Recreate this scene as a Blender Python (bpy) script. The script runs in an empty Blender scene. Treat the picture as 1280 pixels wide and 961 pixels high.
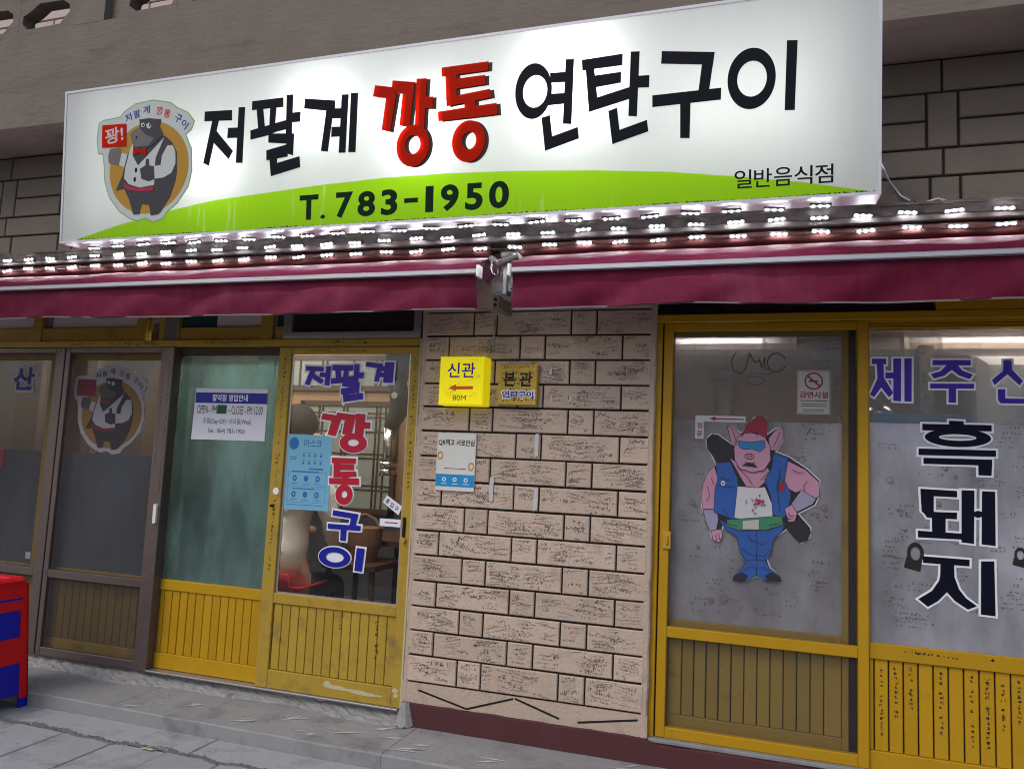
import bpy, math, random
from mathutils import Vector, Matrix
from mathutils.geometry import tessellate_polygon
R = math.radians
rng = random.Random(7)
scn = bpy.context.scene
C = scn.collection

# ------------------------------------------------------------ camera, world, sun, exposure
cd = bpy.data.cameras.new('camera'); cam = bpy.data.objects.new('camera', cd); C.objects.link(cam)
ri = Vector((0.95099, 0.30598, 0.0446)); up = Vector((-0.01072, -0.11154, 0.9937)); fw = Vector((-0.30903, 0.94548, 0.10279))
cam.matrix_world = Matrix(((ri.x, up.x, -fw.x, 0), (ri.y, up.y, -fw.y, -3.66), (ri.z, up.z, -fw.z, 1.463), (0, 0, 0, 1)))
cd.sensor_width = 36; cd.lens = 27.0; cd.clip_start = .05; cd.clip_end = 1000
scn.camera = cam
w = bpy.data.worlds.new('World'); scn.world = w; w.use_nodes = True
wn = w.node_tree.nodes; bg = wn['Background']
sky = wn.new('ShaderNodeTexSky'); sky.sky_type = 'NISHITA'; sky.sun_disc = False
SUN_EL, SUN_AZ = R(48), R(205)
sky.sun_elevation = SUN_EL; sky.sun_rotation = SUN_AZ; sky.air_density = 1.0; sky.dust_density = 3.0; sky.ozone_density = 1.5
w.node_tree.links.new(sky.outputs[0], bg.inputs[0]); bg.inputs[1].default_value = 0.10
sd = bpy.data.lights.new('sun', 'SUN'); sd.energy = 0.6; sd.angle = R(25); sd.color = (1, .97, .93)
sun = bpy.data.objects.new('sun', sd); C.objects.link(sun)
sdir = Vector((math.sin(SUN_AZ)*math.cos(SUN_EL), math.cos(SUN_AZ)*math.cos(SUN_EL), math.sin(SUN_EL)))
sun.rotation_euler = sdir.to_track_quat('Z', 'Y').to_euler(); sun.location = (0, -8, 8)
vs = scn.view_settings; vs.view_transform = 'Standard'; vs.look = 'None'; vs.exposure = 0.32; vs.gamma = 1
scn.cycles.use_denoising = True
scn.cycles.max_bounces = 10; scn.cycles.transparent_max_bounces = 16
scn.cycles.sample_clamp_indirect = 6
scn.cycles.use_adaptive_sampling = False
scn.cycles.filter_width = 1.05

# ------------------------------------------------------------ materials
def nodes_of(name):
    m = bpy.data.materials.new(name); m.use_nodes = True
    nt = m.node_tree
    return m, nt, nt.nodes, nt.links
def mth(nt, op, a, b=None, c=None):
    n = nt.nodes.new('ShaderNodeMath'); n.operation = op
    for i, v in enumerate((a, b, c)):
        if v is None: continue
        if isinstance(v, (int, float)): n.inputs[i].default_value = v
        else: nt.links.new(v, n.inputs[i])
    return n.outputs[0]
def noise(nt, scale, detail=4, vec=None, stretch=None, rough=.55):
    n = nt.nodes.new('ShaderNodeTexNoise'); n.inputs['Scale'].default_value = scale; n.inputs['Detail'].default_value = detail
    n.inputs['Roughness'].default_value = rough
    g = nt.nodes.new('ShaderNodeNewGeometry'); v = g.outputs['Position']
    if stretch:
        mp = nt.nodes.new('ShaderNodeMapping'); mp.inputs['Scale'].default_value = stretch; nt.links.new(v, mp.inputs[0]); v = mp.outputs[0]
    nt.links.new(v, n.inputs['Vector']); return n.outputs['Fac']
def ramp(nt, fac, a, b, ca=(0,0,0,1), cb=(1,1,1,1)):
    r = nt.nodes.new('ShaderNodeValToRGB'); e = r.color_ramp.elements
    e[0].position = a; e[0].color = ca; e[1].position = b; e[1].color = cb
    nt.links.new(fac, r.inputs[0]); return r.outputs[0]
def mixc(nt, fac, a, b, mode='MIX'):
    n = nt.nodes.new('ShaderNodeMix'); n.data_type = 'RGBA'; n.blend_type = mode
    for k, v in ((0, fac), (6, a), (7, b)):
        if isinstance(v, (int, float)): n.inputs[k].default_value = v
        elif isinstance(v, tuple): n.inputs[k].default_value = tuple(v)+(1,)*(4-len(v))
        else: nt.links.new(v, n.inputs[k])
    return n.outputs[2]
def mat(name, col, rough=.6, metal=0., var=.15, scale=6, bump=0., bscale=80, dirt=None, dlo=.55, dhi=.75, dscale=3, dstretch=(1,1,1), rnd=0., spec=.28, bstretch=None, trans=0.):
    m, nt, N, L = nodes_of(name); p = N['Principled BSDF']
    base = tuple(col)
    c = mixc(nt, noise(nt, scale, 5), tuple(max(0, x*(1-var)) for x in base), tuple(min(1, x*(1+var)) for x in base))
    c = mixc(nt, .35, c, mixc(nt, noise(nt, scale*9, 3), tuple(x*(1-var) for x in base), tuple(min(1, x*(1+var)) for x in base)))
    if rnd:
        oi = N.new('ShaderNodeObjectInfo')
        f = mth(nt, 'MULTIPLY_ADD', oi.outputs['Random'], 2*rnd, 1-rnd)
        cc = N.new('ShaderNodeCombineColor')
        for i in range(3): L.new(f, cc.inputs[i])
        c = mixc(nt, 1., c, cc.outputs[0], 'MULTIPLY')
    if dirt:
        c = mixc(nt, ramp(nt, noise(nt, dscale, 8, stretch=dstretch, rough=.7), dlo, dhi), c, dirt)
    L.new(c, p.inputs['Base Color'])
    p.inputs['Metallic'].default_value = metal; p.inputs['Specular IOR Level'].default_value = spec
    L.new(mth(nt, 'MULTIPLY_ADD', noise(nt, 18, 4), .3, max(0, rough-.15)), p.inputs['Roughness'])
    if bump:
        b = N.new('ShaderNodeBump'); b.inputs['Strength'].default_value = bump; b.inputs['Distance'].default_value = .006
        L.new(noise(nt, bscale, 6, stretch=bstretch, rough=.65), b.inputs['Height']); L.new(b.outputs[0], p.inputs['Normal'])
    if trans:
        t = N.new('ShaderNodeBsdfTranslucent'); L.new(c, t.inputs[0]); mx = N.new('ShaderNodeMixShader'); mx.inputs[0].default_value = trans
        L.new(p.outputs[0], mx.inputs[1]); L.new(t.outputs[0], mx.inputs[2]); L.new(mx.outputs[0], N['Material Output'].inputs[0])
    return m
def glow(name, col, s):
    m, nt, N, L = nodes_of(name); e = N.new('ShaderNodeEmission'); e.inputs[0].default_value = (*col, 1); e.inputs[1].default_value = s
    L.new(e.outputs[0], N['Material Output'].inputs[0]); return m
def glass(name, tint=(1,1,1), film=None, amount=0., frough=.5, var=.0, refl=1., vscale=2, stretch=(1,1,.5)):
    """window glass: clear with a fresnel reflection, with an optional frosted film of a given cover"""
    m, nt, N, L = nodes_of(name)
    t = N.new('ShaderNodeBsdfTransparent'); t.inputs[0].default_value = (*tint, 1)
    body = t.outputs[0]
    if film:
        d = N.new('ShaderNodeBsdfDiffuse'); tr = N.new('ShaderNodeBsdfTranslucent')
        c = mixc(nt, ramp(nt, noise(nt, vscale, 5, stretch=stretch), .34, .66), tuple(x*(1-var) for x in film), tuple(min(1, x*(1+var)) for x in film))
        L.new(c, d.inputs[0]); L.new(c, tr.inputs[0])
        dm = N.new('ShaderNodeMixShader'); dm.inputs[0].default_value = .4; L.new(d.outputs[0], dm.inputs[1]); L.new(tr.outputs[0], dm.inputs[2])
        a = N.new('ShaderNodeMixShader'); L.new(t.outputs[0], a.inputs[1]); L.new(dm.outputs[0], a.inputs[2])
        L.new(mth(nt, 'MULTIPLY_ADD', ramp(nt, noise(nt, vscale*1.7, 6, stretch=stretch), .3, .7), .24, amount-.12), a.inputs[0]); body = a.outputs[0]
    g = N.new('ShaderNodeBsdfGlossy'); g.inputs['Roughness'].default_value = .03 if not film else .12
    f = N.new('ShaderNodeFresnel'); f.inputs[0].default_value = 1.45
    mx = N.new('ShaderNodeMixShader'); L.new(mth(nt, 'MULTIPLY', f.outputs[0], refl), mx.inputs[0]); L.new(body, mx.inputs[1]); L.new(g.outputs[0], mx.inputs[2])
    L.new(mx.outputs[0], N['Material Output'].inputs[0]); return m
def translucent(name, col, k=.55, streak=0., spec=.3):
    m, nt, N, L = nodes_of(name)
    p = N['Principled BSDF']; p.inputs['Roughness'].default_value = .35; p.inputs['Specular IOR Level'].default_value = spec
    t = N.new('ShaderNodeBsdfTranslucent')
    c = mixc(nt, noise(nt, 5, 6, stretch=(3, 3, .35), rough=.7), tuple(x*.94 for x in col), col)
    if streak:   # rain streaks of grime and bleaching running down the print
        s = ramp(nt, noise(nt, 30, 3, stretch=(1, 1, .03)), .60, .72)
        s = mth(nt, 'MULTIPLY', s, ramp(nt, noise(nt, 1.6, 2), .5, .62))
        c = mixc(nt, mth(nt, 'MULTIPLY', s, streak), c, (.85, .9, .6))
    L.new(c, p.inputs['Base Color']); L.new(c, t.inputs[0])
    mx = N.new('ShaderNodeMixShader'); mx.inputs[0].default_value = k
    L.new(p.outputs[0], mx.inputs[1]); L.new(t.outputs[0], mx.inputs[2]); L.new(mx.outputs[0], N['Material Output'].inputs[0]); return m
def screen_mat(name, open_, col):
    m, nt, N, L = nodes_of(name)
    t = N.new('ShaderNodeBsdfTransparent'); d = N.new('ShaderNodeBsdfDiffuse'); d.inputs[0].default_value = (*col, 1)
    mx = N.new('ShaderNodeMixShader')
    L.new(mth(nt, 'MULTIPLY_ADD', noise(nt, 3, 5), .12, 1-open_-.06), mx.inputs[0])
    L.new(t.outputs[0], mx.inputs[1]); L.new(d.outputs[0], mx.inputs[2]); L.new(mx.outputs[0], N['Material Output'].inputs[0]); return m

YEL = (.47, .262, .007)
M = dict(
 yellow=mat('yellow_paint', YEL, .42, var=.15, bump=.15, bscale=40, dirt=(.22,.12,.02), dlo=.60, dhi=.88, dscale=7, dstretch=(1,1,.35), rnd=.07),
 yellow_old=mat('faded_yellow_paint', (.42,.275,.035), .5, var=.20, bump=.15, bscale=40, dirt=(.16,.11,.05), dlo=.54, dhi=.76, dscale=7, rnd=.07),
 brown_alu=mat('brown_aluminium', (.16,.125,.115), .42, .55, var=.10, dirt=(.26,.24,.22), dlo=.6, dhi=.8, dscale=9),
 grey_alu=mat('grey_aluminium', (.42,.42,.44), .35, .7, var=.08, dirt=(.2,.19,.18), dlo=.6, dhi=.8, dscale=9),
 white_paint=mat('white_paint', (.75,.74,.70), .5, var=.06, dirt=(.4,.37,.3), dlo=.6, dhi=.8),
 joint=mat('black_joint_paint', (.012,.011,.011), .7, var=.2, bump=.3),
 brick=mat('beige_brick_paint', (.56,.43,.345), .62, var=.13, scale=9, bump=.75, bscale=70, dirt=(.31,.235,.17), dlo=.52, dhi=.80, dscale=9, rnd=.08),
 wallbrick=mat('shaded_brick_paint', (.165,.138,.114), .75, var=.12, scale=7, bump=.55, bscale=55, dirt=(.15,.12,.10), dlo=.55, dhi=.8, dscale=6, dstretch=(1,1,.5), rnd=.06),  # same brick as the pillar, shade under the balcony put into the colour
 balcbrick=mat('pale_pink_brick_paint', (.62,.50,.46), .75, var=.06, bump=.4, rnd=.05),
 concrete=mat('weathered_concrete', (.20,.168,.142), .85, var=.28, scale=5, bump=.8, bscale=26, bstretch=(.5,1,1.6), dirt=(.10,.08,.07), dlo=.53, dhi=.80, dscale=4, dstretch=(.5,1,2.2)),
 stepcon=mat('step_concrete', (.27,.27,.275), .85, var=.16, scale=4, bump=.5, bscale=60, dirt=(.12,.115,.11), dlo=.5, dhi=.8, dscale=5, rnd=.05),
 mortar=mat('pale_rough_mortar', (.31,.305,.30), .9, var=.25, scale=14, bump=1., bscale=45, dirt=(.19,.185,.18), dlo=.5, dhi=.7, dscale=16),
 slab=mat('paving_slab_concrete', (.33,.335,.355), .88, var=.22, scale=5, bump=.5, bscale=90, dirt=(.15,.15,.15), dlo=.5, dhi=.78, dscale=5, rnd=.10),
 ground=mat('ground_grit', (.15,.145,.14), .95, var=.3, scale=20, bump=1., bscale=60),
 maroon=mat('maroon_base_paint', (.085,.028,.032), .6, var=.2, bump=.4, dirt=(.25,.2,.2), dlo=.68, dhi=.8, dscale=16),
 awning=mat('burgundy_awning_cloth', (.115,.006,.027), .75, var=.15, scale=2, bump=.35, bscale=14, dirt=(.19,.035,.07), dlo=.50, dhi=.85, dscale=3, dstretch=(1,1,.3), trans=.08, spec=.15),
 awning_side=mat('dark_burgundy_cloth', (.10,.008,.03), .8),
 roller=mat('dark_red_roller', (.075,.030,.028), .9, spec=.03, dirt=(.06,.03,.03), dscale=9),
 casing=mat('brown_casing_metal', (.12,.105,.098), .85, .0, spec=.1, var=.25, dirt=(.05,.045,.04), dscale=9, dlo=.5, dhi=.7),
 ink=mat('black_marker_ink', (.02,.018,.018), .6, var=.1),
 inkgrey=mat('faded_marker_ink', (.13,.10,.085), .6, var=.1),
 black=mat('sign_black', (.008,.010,.016), .5, var=.1, spec=.08),
 navy=mat('navy_film', (.005,.006,.018), .5, var=.1, spec=.1),
 red_shadow=mat('dark_shadow_film', (.035,.010,.010), .35),
 dkgreen=mat('dark_green_film', (.004,.022,.008), .5, spec=.08),
 moss=mat('dark_mould', (.03,.05,.015), .9),
 signframe=mat('white_sign_frame', (.62,.62,.66), .35, .3, var=.08, dirt=(.3,.3,.3)),
 blue_ink=mat('blue_letter_film', (.045,.010,.38), .35, var=.05),
 blue2=mat('deep_blue_film', (.012,.015,.30), .35, var=.05),
 yellow_dull=mat('darker_yellow_paint', (.27,.18,.03), .55, var=.15, rnd=.08, dirt=(.12,.09,.04), dlo=.55, dhi=.8, dscale=7),  # darker yellow for the doors and slats behind the screens
 flake=mat('flaked_primer', (.52,.47,.30), .6),
 splash=mat('dried_cement', (.50,.50,.49), .9, var=.2, bump=.4),
 red_ink=mat('red_letter_film', (.50,.012,.035), .35, var=.05),
 white_film=mat('white_film', (.84,.84,.90), .4, var=.04),
 paper=mat('white_paper', (.72,.73,.80), .5, var=.03),
 paper_warm=mat('warm_paper', (.70,.70,.66), .5, var=.05),
 sky_paper=mat('sky_blue_paper', (.19,.44,.62), .45, var=.05),
 sky_dark=mat('mid_blue_print', (.02,.16,.42), .45),
 cyan_print=mat('cyan_print', (.02,.28,.62), .45),
 green_sq=mat('green_patch', (.01,.09,.05), .4),
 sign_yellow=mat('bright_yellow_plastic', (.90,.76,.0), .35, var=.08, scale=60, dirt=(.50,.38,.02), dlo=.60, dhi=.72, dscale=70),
 sign_gold=mat('scribbled_gold_plastic', (.58,.40,.06), .5, var=.15, scale=40, dirt=(.10,.07,.04), dlo=.56, dhi=.66, dscale=70),
 orange=mat('orange_red_print', (.85,.13,.02), .4),
 pigskin=mat('pig_pink_print', (.78,.38,.56), .45, var=.04),
 pigblue=mat('denim_blue_print', (.012,.13,.55), .45, var=.08),
 pigred=mat('dark_red_print', (.42,.012,.06), .45),
 piggreen=mat('green_print', (.05,.32,.16), .45),
 pigcuff=mat('lilac_grey_print', (.45,.42,.62), .45),
 pigdark=mat('dark_navy_print', (.012,.010,.03), .45),
 gold=mat('ochre_print', (.52,.30,.05), .45), greyprint=mat('grey_print', (.045,.043,.05), .45), midgrey=mat('mid_grey_print', (.16,.14,.13), .45),
 redplastic=mat('red_plastic', (.62,.006,.012), .5, var=.06, dirt=(.35,.02,.02), dlo=.6, dhi=.85),
 blueplastic=mat('blue_plastic', (.006,.012,.42), .5, var=.06, dirt=(.02,.02,.2), dlo=.6, dhi=.85),
 chrome=mat('worn_chrome', (.55,.55,.56), .22, 1., var=.05), blackmetal=mat('black_metal', (.018,.017,.017), .35, .4),
 dark_metal=mat('grimy_bracket_metal', (.25,.24,.22), .45, .6, var=.25, dirt=(.06,.05,.04), dlo=.5, dhi=.65, dscale=30),
 duct=mat('spiral_duct_metal', (.50,.50,.54), .42, .95, var=.06),
 wood=mat('brown_wood_panel', (.30,.17,.085), .5, var=.22, scale=3, bstretch=(1,1,.1), bump=.2),
 tanwall=mat('tan_board_wall', (.55,.36,.25), .7, var=.12, scale=3, dirt=(.30,.2,.15), dscale=3),
 darkwood=mat('dark_wood', (.06,.03,.018), .5, var=.2),
 ricepaper=mat('lattice_window_paper', (.36,.39,.34), .8, var=.05, trans=.3),
 plastersheet=mat('pale_sheet', (.60,.62,.56), .8, var=.12),
 plaster=mat('interior_plaster', (.30,.27,.24), .8), floorin=mat('interior_floor', (.10,.09,.08), .5), darkwall=mat('dark_interior_wall', (.05,.05,.055), .7, var=.3),
 cream=mat('cream_jacket_cloth', (.80,.78,.72), .85, var=.08, bump=.3, bscale=18), skin=mat('skin', (.50,.30,.22), .5, var=.06), hair=mat('black_hair', (.012,.010,.010), .8, spec=.06, var=.3, bump=.4, bscale=120, bstretch=(1,1,.1)),
 trousers=mat('dark_trousers', (.03,.03,.04), .8), redchair=mat('red_chair_shell', (.50,.015,.03), .35, var=.06), basket=mat('wicker_brown', (.20,.10,.05), .7, bump=.6, bscale=90, bstretch=(1,1,4)),
 fridge=mat('white_appliance', (.72,.74,.76), .4, var=.03), bluecrate=mat('light_blue_crate', (.04,.30,.62), .4, var=.06), oil=mat('pale_oil_bottle', (.50,.52,.20), .25, var=.1, trans=.5), capgreen=mat('green_cap', (.03,.25,.05), .4),
 wire=mat('grey_cable', (.45,.46,.48), .5), wire_dark=mat('dark_cable', (.05,.045,.04), .5), tape=mat('clear_tape', (.55,.54,.55), .3, var=.2),
 panelwhite=mat('white_transom_panel', (.66,.60,.56), .5, var=.08), panelgrey=mat('grey_panel', (.20,.19,.19), .5),
 curtain=mat('teal_inner_sheet', (.07,.16,.16), .7, var=.2),
 tile_dark=mat('dark_transom_glass', (.03,.03,.035), .12, var=.2), transom_teal=mat('teal_transom_glass', (.03,.07,.085), .15),
 building=mat('street_facade', (.30,.29,.27), .8, var=.1), asphalt=mat('asphalt', (.06,.06,.06), .9, bump=.5),
)
M['face'] = translucent('sign_face_acrylic', (.86, .88, .86), .55)
M['facegreen'] = translucent('sign_green_film', (.38, .74, .002), .50, .6)
M['lit_red'] = translucent('sign_red_film', (.92, .035, .005), .62, spec=.1)
M['lit_gold'] = translucent('sticker_gold', (.72, .42, .06), .40)
M['lit_white'] = translucent('sticker_white', (.80, .84, .82), .35)
M['lit_rim'] = translucent('sticker_green_rim', (.35, .60, .25), .35)
M['led'] = glow('led_lens', (.90, .93, 1), 280)
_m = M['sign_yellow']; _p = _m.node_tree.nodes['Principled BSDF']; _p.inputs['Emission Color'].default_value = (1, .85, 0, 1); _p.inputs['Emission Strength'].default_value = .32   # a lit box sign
M['led_body'] = mat('led_module_body', (.05,.05,.055), .6)
M['dim_lamp'] = glow('far_interior_lamp', (1, .93, .82), 45)
M['fill_lamp'] = glow('added_jacket_light', (1, .95, .86), 210)  # added lamp that brightens the seated person's jacket
M['right_lamp'] = glow('passage_lamp', (1, .93, .82), 38)
M['lamp'] = glow('interior_lamp', (1, .93, .82), 110)
M['clear'] = glass('clear_glass', refl=.8)
M['door_glass'] = glass('greenish_door_glass', (.55,.72,.70), (.20,.30,.29), .50, var=.62, vscale=3.0, stretch=(1,1,.40), refl=.6)
M['frost_dark'] = glass('grey_blue_frosted_film', (.8,.85,.9), (.155,.19,.225), .82, var=.40, refl=.5)
M['frost_light'] = glass('pale_frosted_film', (.9,.9,.95), (.60,.60,.66), .70, var=.35, refl=.5, vscale=3)
M['haze_glass'] = glass('dusty_glass', (.92,.92,.95), (.40,.38,.40), .27, var=.3, refl=.8)
M['screen'] = screen_mat('insect_screen_dark', .52, (.075,.068,.072))
M['screen_right'] = screen_mat('insect_screen_brown', .78, (.13,.115,.11))

# ------------------------------------------------------------ mesh builder and object helpers
WL = {}
class MB:
    def __init__(s): s.v = []; s.f = []
    def add(s, vs, fs):
        o = len(s.v); s.v += [tuple(v) for v in vs]; s.f += [tuple(o+i for i in f) for f in fs]; return s
    def box(s, x0, x1, y0, y1, z0, z1, bev=0.):
        x0, x1 = sorted((x0, x1)); y0, y1 = sorted((y0, y1)); z0, z1 = sorted((z0, z1))
        b = min(bev, (x1-x0)*.4, (z1-z0)*.4, (y1-y0)*.8)
        if b <= 0:
            return s.add([(x0,y0,z0),(x1,y0,z0),(x1,y0,z1),(x0,y0,z1),(x0,y1,z0),(x1,y1,z0),(x1,y1,z1),(x0,y1,z1)],
                         [(0,1,2,3),(5,4,7,6),(4,0,3,7),(1,5,6,2),(3,2,6,7),(4,5,1,0)])
        # front face (low y) chamfered
        return s.add([(x0+b,y0,z0+b),(x1-b,y0,z0+b),(x1-b,y0,z1-b),(x0+b,y0,z1-b),
                      (x0,y0+b,z0),(x1,y0+b,z0),(x1,y0+b,z1),(x0,y0+b,z1),(x0,y1,z0),(x1,y1,z0),(x1,y1,z1),(x0,y1,z1)],
                     [(0,1,2,3),(4,5,1,0),(5,6,2,1),(6,7,3,2),(7,4,0,3),(4,8,9,5),(5,9,10,6),(6,10,11,7),(7,11,8,4),(9,8,11,10)])
    def prism(s, poly, y0, y1, tf=None):
        """polygon given in (x, z), from y0 (front) to y1; tf maps (x, depth, z) to the world"""
        n = len(poly); tf = tf or (lambda x, y, z: (x, y, z))
        a = sum(poly[i][0]*poly[(i+1)%n][1]-poly[(i+1)%n][0]*poly[i][1] for i in range(n))
        if a < 0: poly = poly[::-1]
        vs = [tf(x, y0, z) for x, z in poly]+[tf(x, y1, z) for x, z in poly]
        tris = tessellate_polygon([[Vector((x, z, 0)) for x, z in poly]])
        def fix(t):
            p = [poly[i] for i in t]
            ar = (p[1][0]-p[0][0])*(p[2][1]-p[0][1])-(p[2][0]-p[0][0])*(p[1][1]-p[0][1])
            return t if ar > 0 else t[::-1]
        fs = [fix(t) for t in tris] if n > 4 else [tuple(range(n))]
        fs += [tuple(reversed([i+n for i in f])) for f in fs]
        fs += [(i, i+n, (i+1)%n+n, (i+1)%n) for i in range(n)]
        return s.add(vs, fs)
    def ring(s, cx, cz, rx, rz, ix, iz, irx, irz, y0, y1, n=36, tf=None):
        tf = tf or (lambda x, y, z: (x, y, z)); vs = []
        for k in range(n):
            a = 2*math.pi*k/n; c, d = math.cos(a), math.sin(a)
            vs += [tf(cx+rx*c, y0, cz+rz*d), tf(ix+irx*c, y0, iz+irz*d), tf(cx+rx*c, y1, cz+rz*d), tf(ix+irx*c, y1, iz+irz*d)]
        fs = []
        for k in range(n):
            a, b = 4*k, 4*((k+1) % n)
            fs += [(a, b, b+1, a+1), (a, a+2, b+2, b), (a+1, b+1, b+3, a+3), (a+2, a+3, b+3, b+2)]
        return s.add(vs, fs)
    def tube(s, pts, r, n=10, cap=True):
        pts = [Vector(p) for p in pts]; rs = r if isinstance(r, (list, tuple)) else [r]*len(pts)
        vs = []; fs = []
        for i, p in enumerate(pts):
            t = (pts[min(i+1, len(pts)-1)]-pts[max(i-1, 0)]).normalized()
            ref = Vector((0,0,1)) if abs(t.z) < .9 else Vector((1,0,0))
            a = t.cross(ref).normalized(); b = a.cross(t)
            for k in range(n):
                q = 2*math.pi*k/n; vs.append(p+(a*math.cos(q)+b*math.sin(q))*rs[i])
        for i in range(len(pts)-1):
            for k in range(n):
                k2 = (k+1) % n; fs.append((i*n+k, (i+1)*n+k, (i+1)*n+k2, i*n+k2))
        if cap: fs += [tuple(range(n)), tuple(reversed(range((len(pts)-1)*n, len(pts)*n)))]
        return s.add(vs, fs)
    def build(s, name, m, parent=None, label=None, kind=None, smooth=False, at=None):
        me = bpy.data.meshes.new(name)
        o0 = Vector(at) if at is not None else (WL[parent] if parent else Vector((0,0,0)))
        me.from_pydata([(v[0]-o0.x, v[1]-o0.y, v[2]-o0.z) for v in s.v], [], s.f); me.update()
        if smooth:
            me.polygons.foreach_set('use_smooth', [True]*len(me.polygons))
        if m: me.materials.append(M[m])
        o = bpy.data.objects.new(name, me); C.objects.link(o)
        if parent: o.parent = parent; o.location = o0-WL[parent]
        else: o.location = o0
        WL[o] = o0
        if label: o['label'] = label
        if kind: o['kind'] = kind
        return o
def inst(name, src, loc, parent, label=None):
    """a copy that shares the mesh of src; loc in world coordinates"""
    o = src.copy(); C.objects.link(o); o.name = name; o.parent = parent; o.location = Vector(loc)-(WL[parent] if parent else Vector()); WL[o] = Vector(loc); return o
def thing(name, label, cat, loc, group=None):
    o = bpy.data.objects.new(name, None); C.objects.link(o); o.empty_display_size = .1
    o.location = loc; WL[o] = Vector(loc); o['label'] = label; o['category'] = cat
    if group: o['group'] = group
    return o
def tag(o, label, cat, group=None):
    o['label'] = label; o['category'] = cat
    if group: o['group'] = group
    return o
# ------------------------------------------------------------ lettering
_gc = {}
def glyph(s, off=0.):
    k = (s, off)
    if k not in _gc:
        c = bpy.data.curves.new('t', 'FONT'); c.body = s; c.offset = off; c.resolution_u = 4
        o = bpy.data.objects.new('t', c); m = bpy.data.meshes.new_from_object(o)
        v = [(q.co.x, q.co.y) for q in m.vertices]; f = [tuple(p.vertices) for p in m.polygons]
        bpy.data.objects.remove(o); bpy.data.curves.remove(c); bpy.data.meshes.remove(m)
        _gc[k] = (v, f)
    return _gc[k]
def text(mb, s, x0, z0, x1, z1, y, off=0., tf=None, grow=0., rot=0.):
    """write s so that its ink fills the box (x0,z0)-(x1,z1) on the plane y, grown by `grow` metres for an outline"""
    v, f = glyph(s, 0.); ax, bx = min(p[0] for p in v), max(p[0] for p in v); az, bz = min(p[1] for p in v), max(p[1] for p in v)
    sx, sz = (x1-x0)/(bx-ax), (z1-z0)/max(1e-6, bz-az)
    if off or grow:
        v, f = glyph(s, off+grow/((abs(sx)+abs(sz))/2))
        if not grow:
            ax, bx = min(p[0] for p in v), max(p[0] for p in v); az, bz = min(p[1] for p in v), max(p[1] for p in v)
            sx, sz = (x1-x0)/(bx-ax), (z1-z0)/(bz-az)
    out = []; cxm, czm = (x0+x1)/2, (z0+z1)/2
    for p in v:
        x, z = x0+(p[0]-ax)*sx, z0+(p[1]-az)*sz
        if rot:
            dx, dz = x-cxm, z-czm; x, z = cxm+dx*math.cos(rot)-dz*math.sin(rot), czm+dx*math.sin(rot)+dz*math.cos(rot)
        out.append(tf(x, y, z) if tf else (x, y, z))
    return mb.add(out, f)
def grow_poly(poly, d):
    n = len(poly); a = sum(poly[i][0]*poly[(i+1)%n][1]-poly[(i+1)%n][0]*poly[i][1] for i in range(n))
    if a < 0: poly = poly[::-1]
    out = []
    for i in range(n):
        p0, p, p2 = Vector(poly[i-1]), Vector(poly[i]), Vector(poly[(i+1) % n])
        e1, e2 = (p-p0).normalized(), (p2-p).normalized(); n1, n2 = Vector((e1.y, -e1.x)), Vector((e2.y, -e2.x))
        b = n1+n2; b = b/max(.35, b.length_squared/2) ; out.append((p.x+b.x*d, p.y+b.y*d))
    return out
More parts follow.
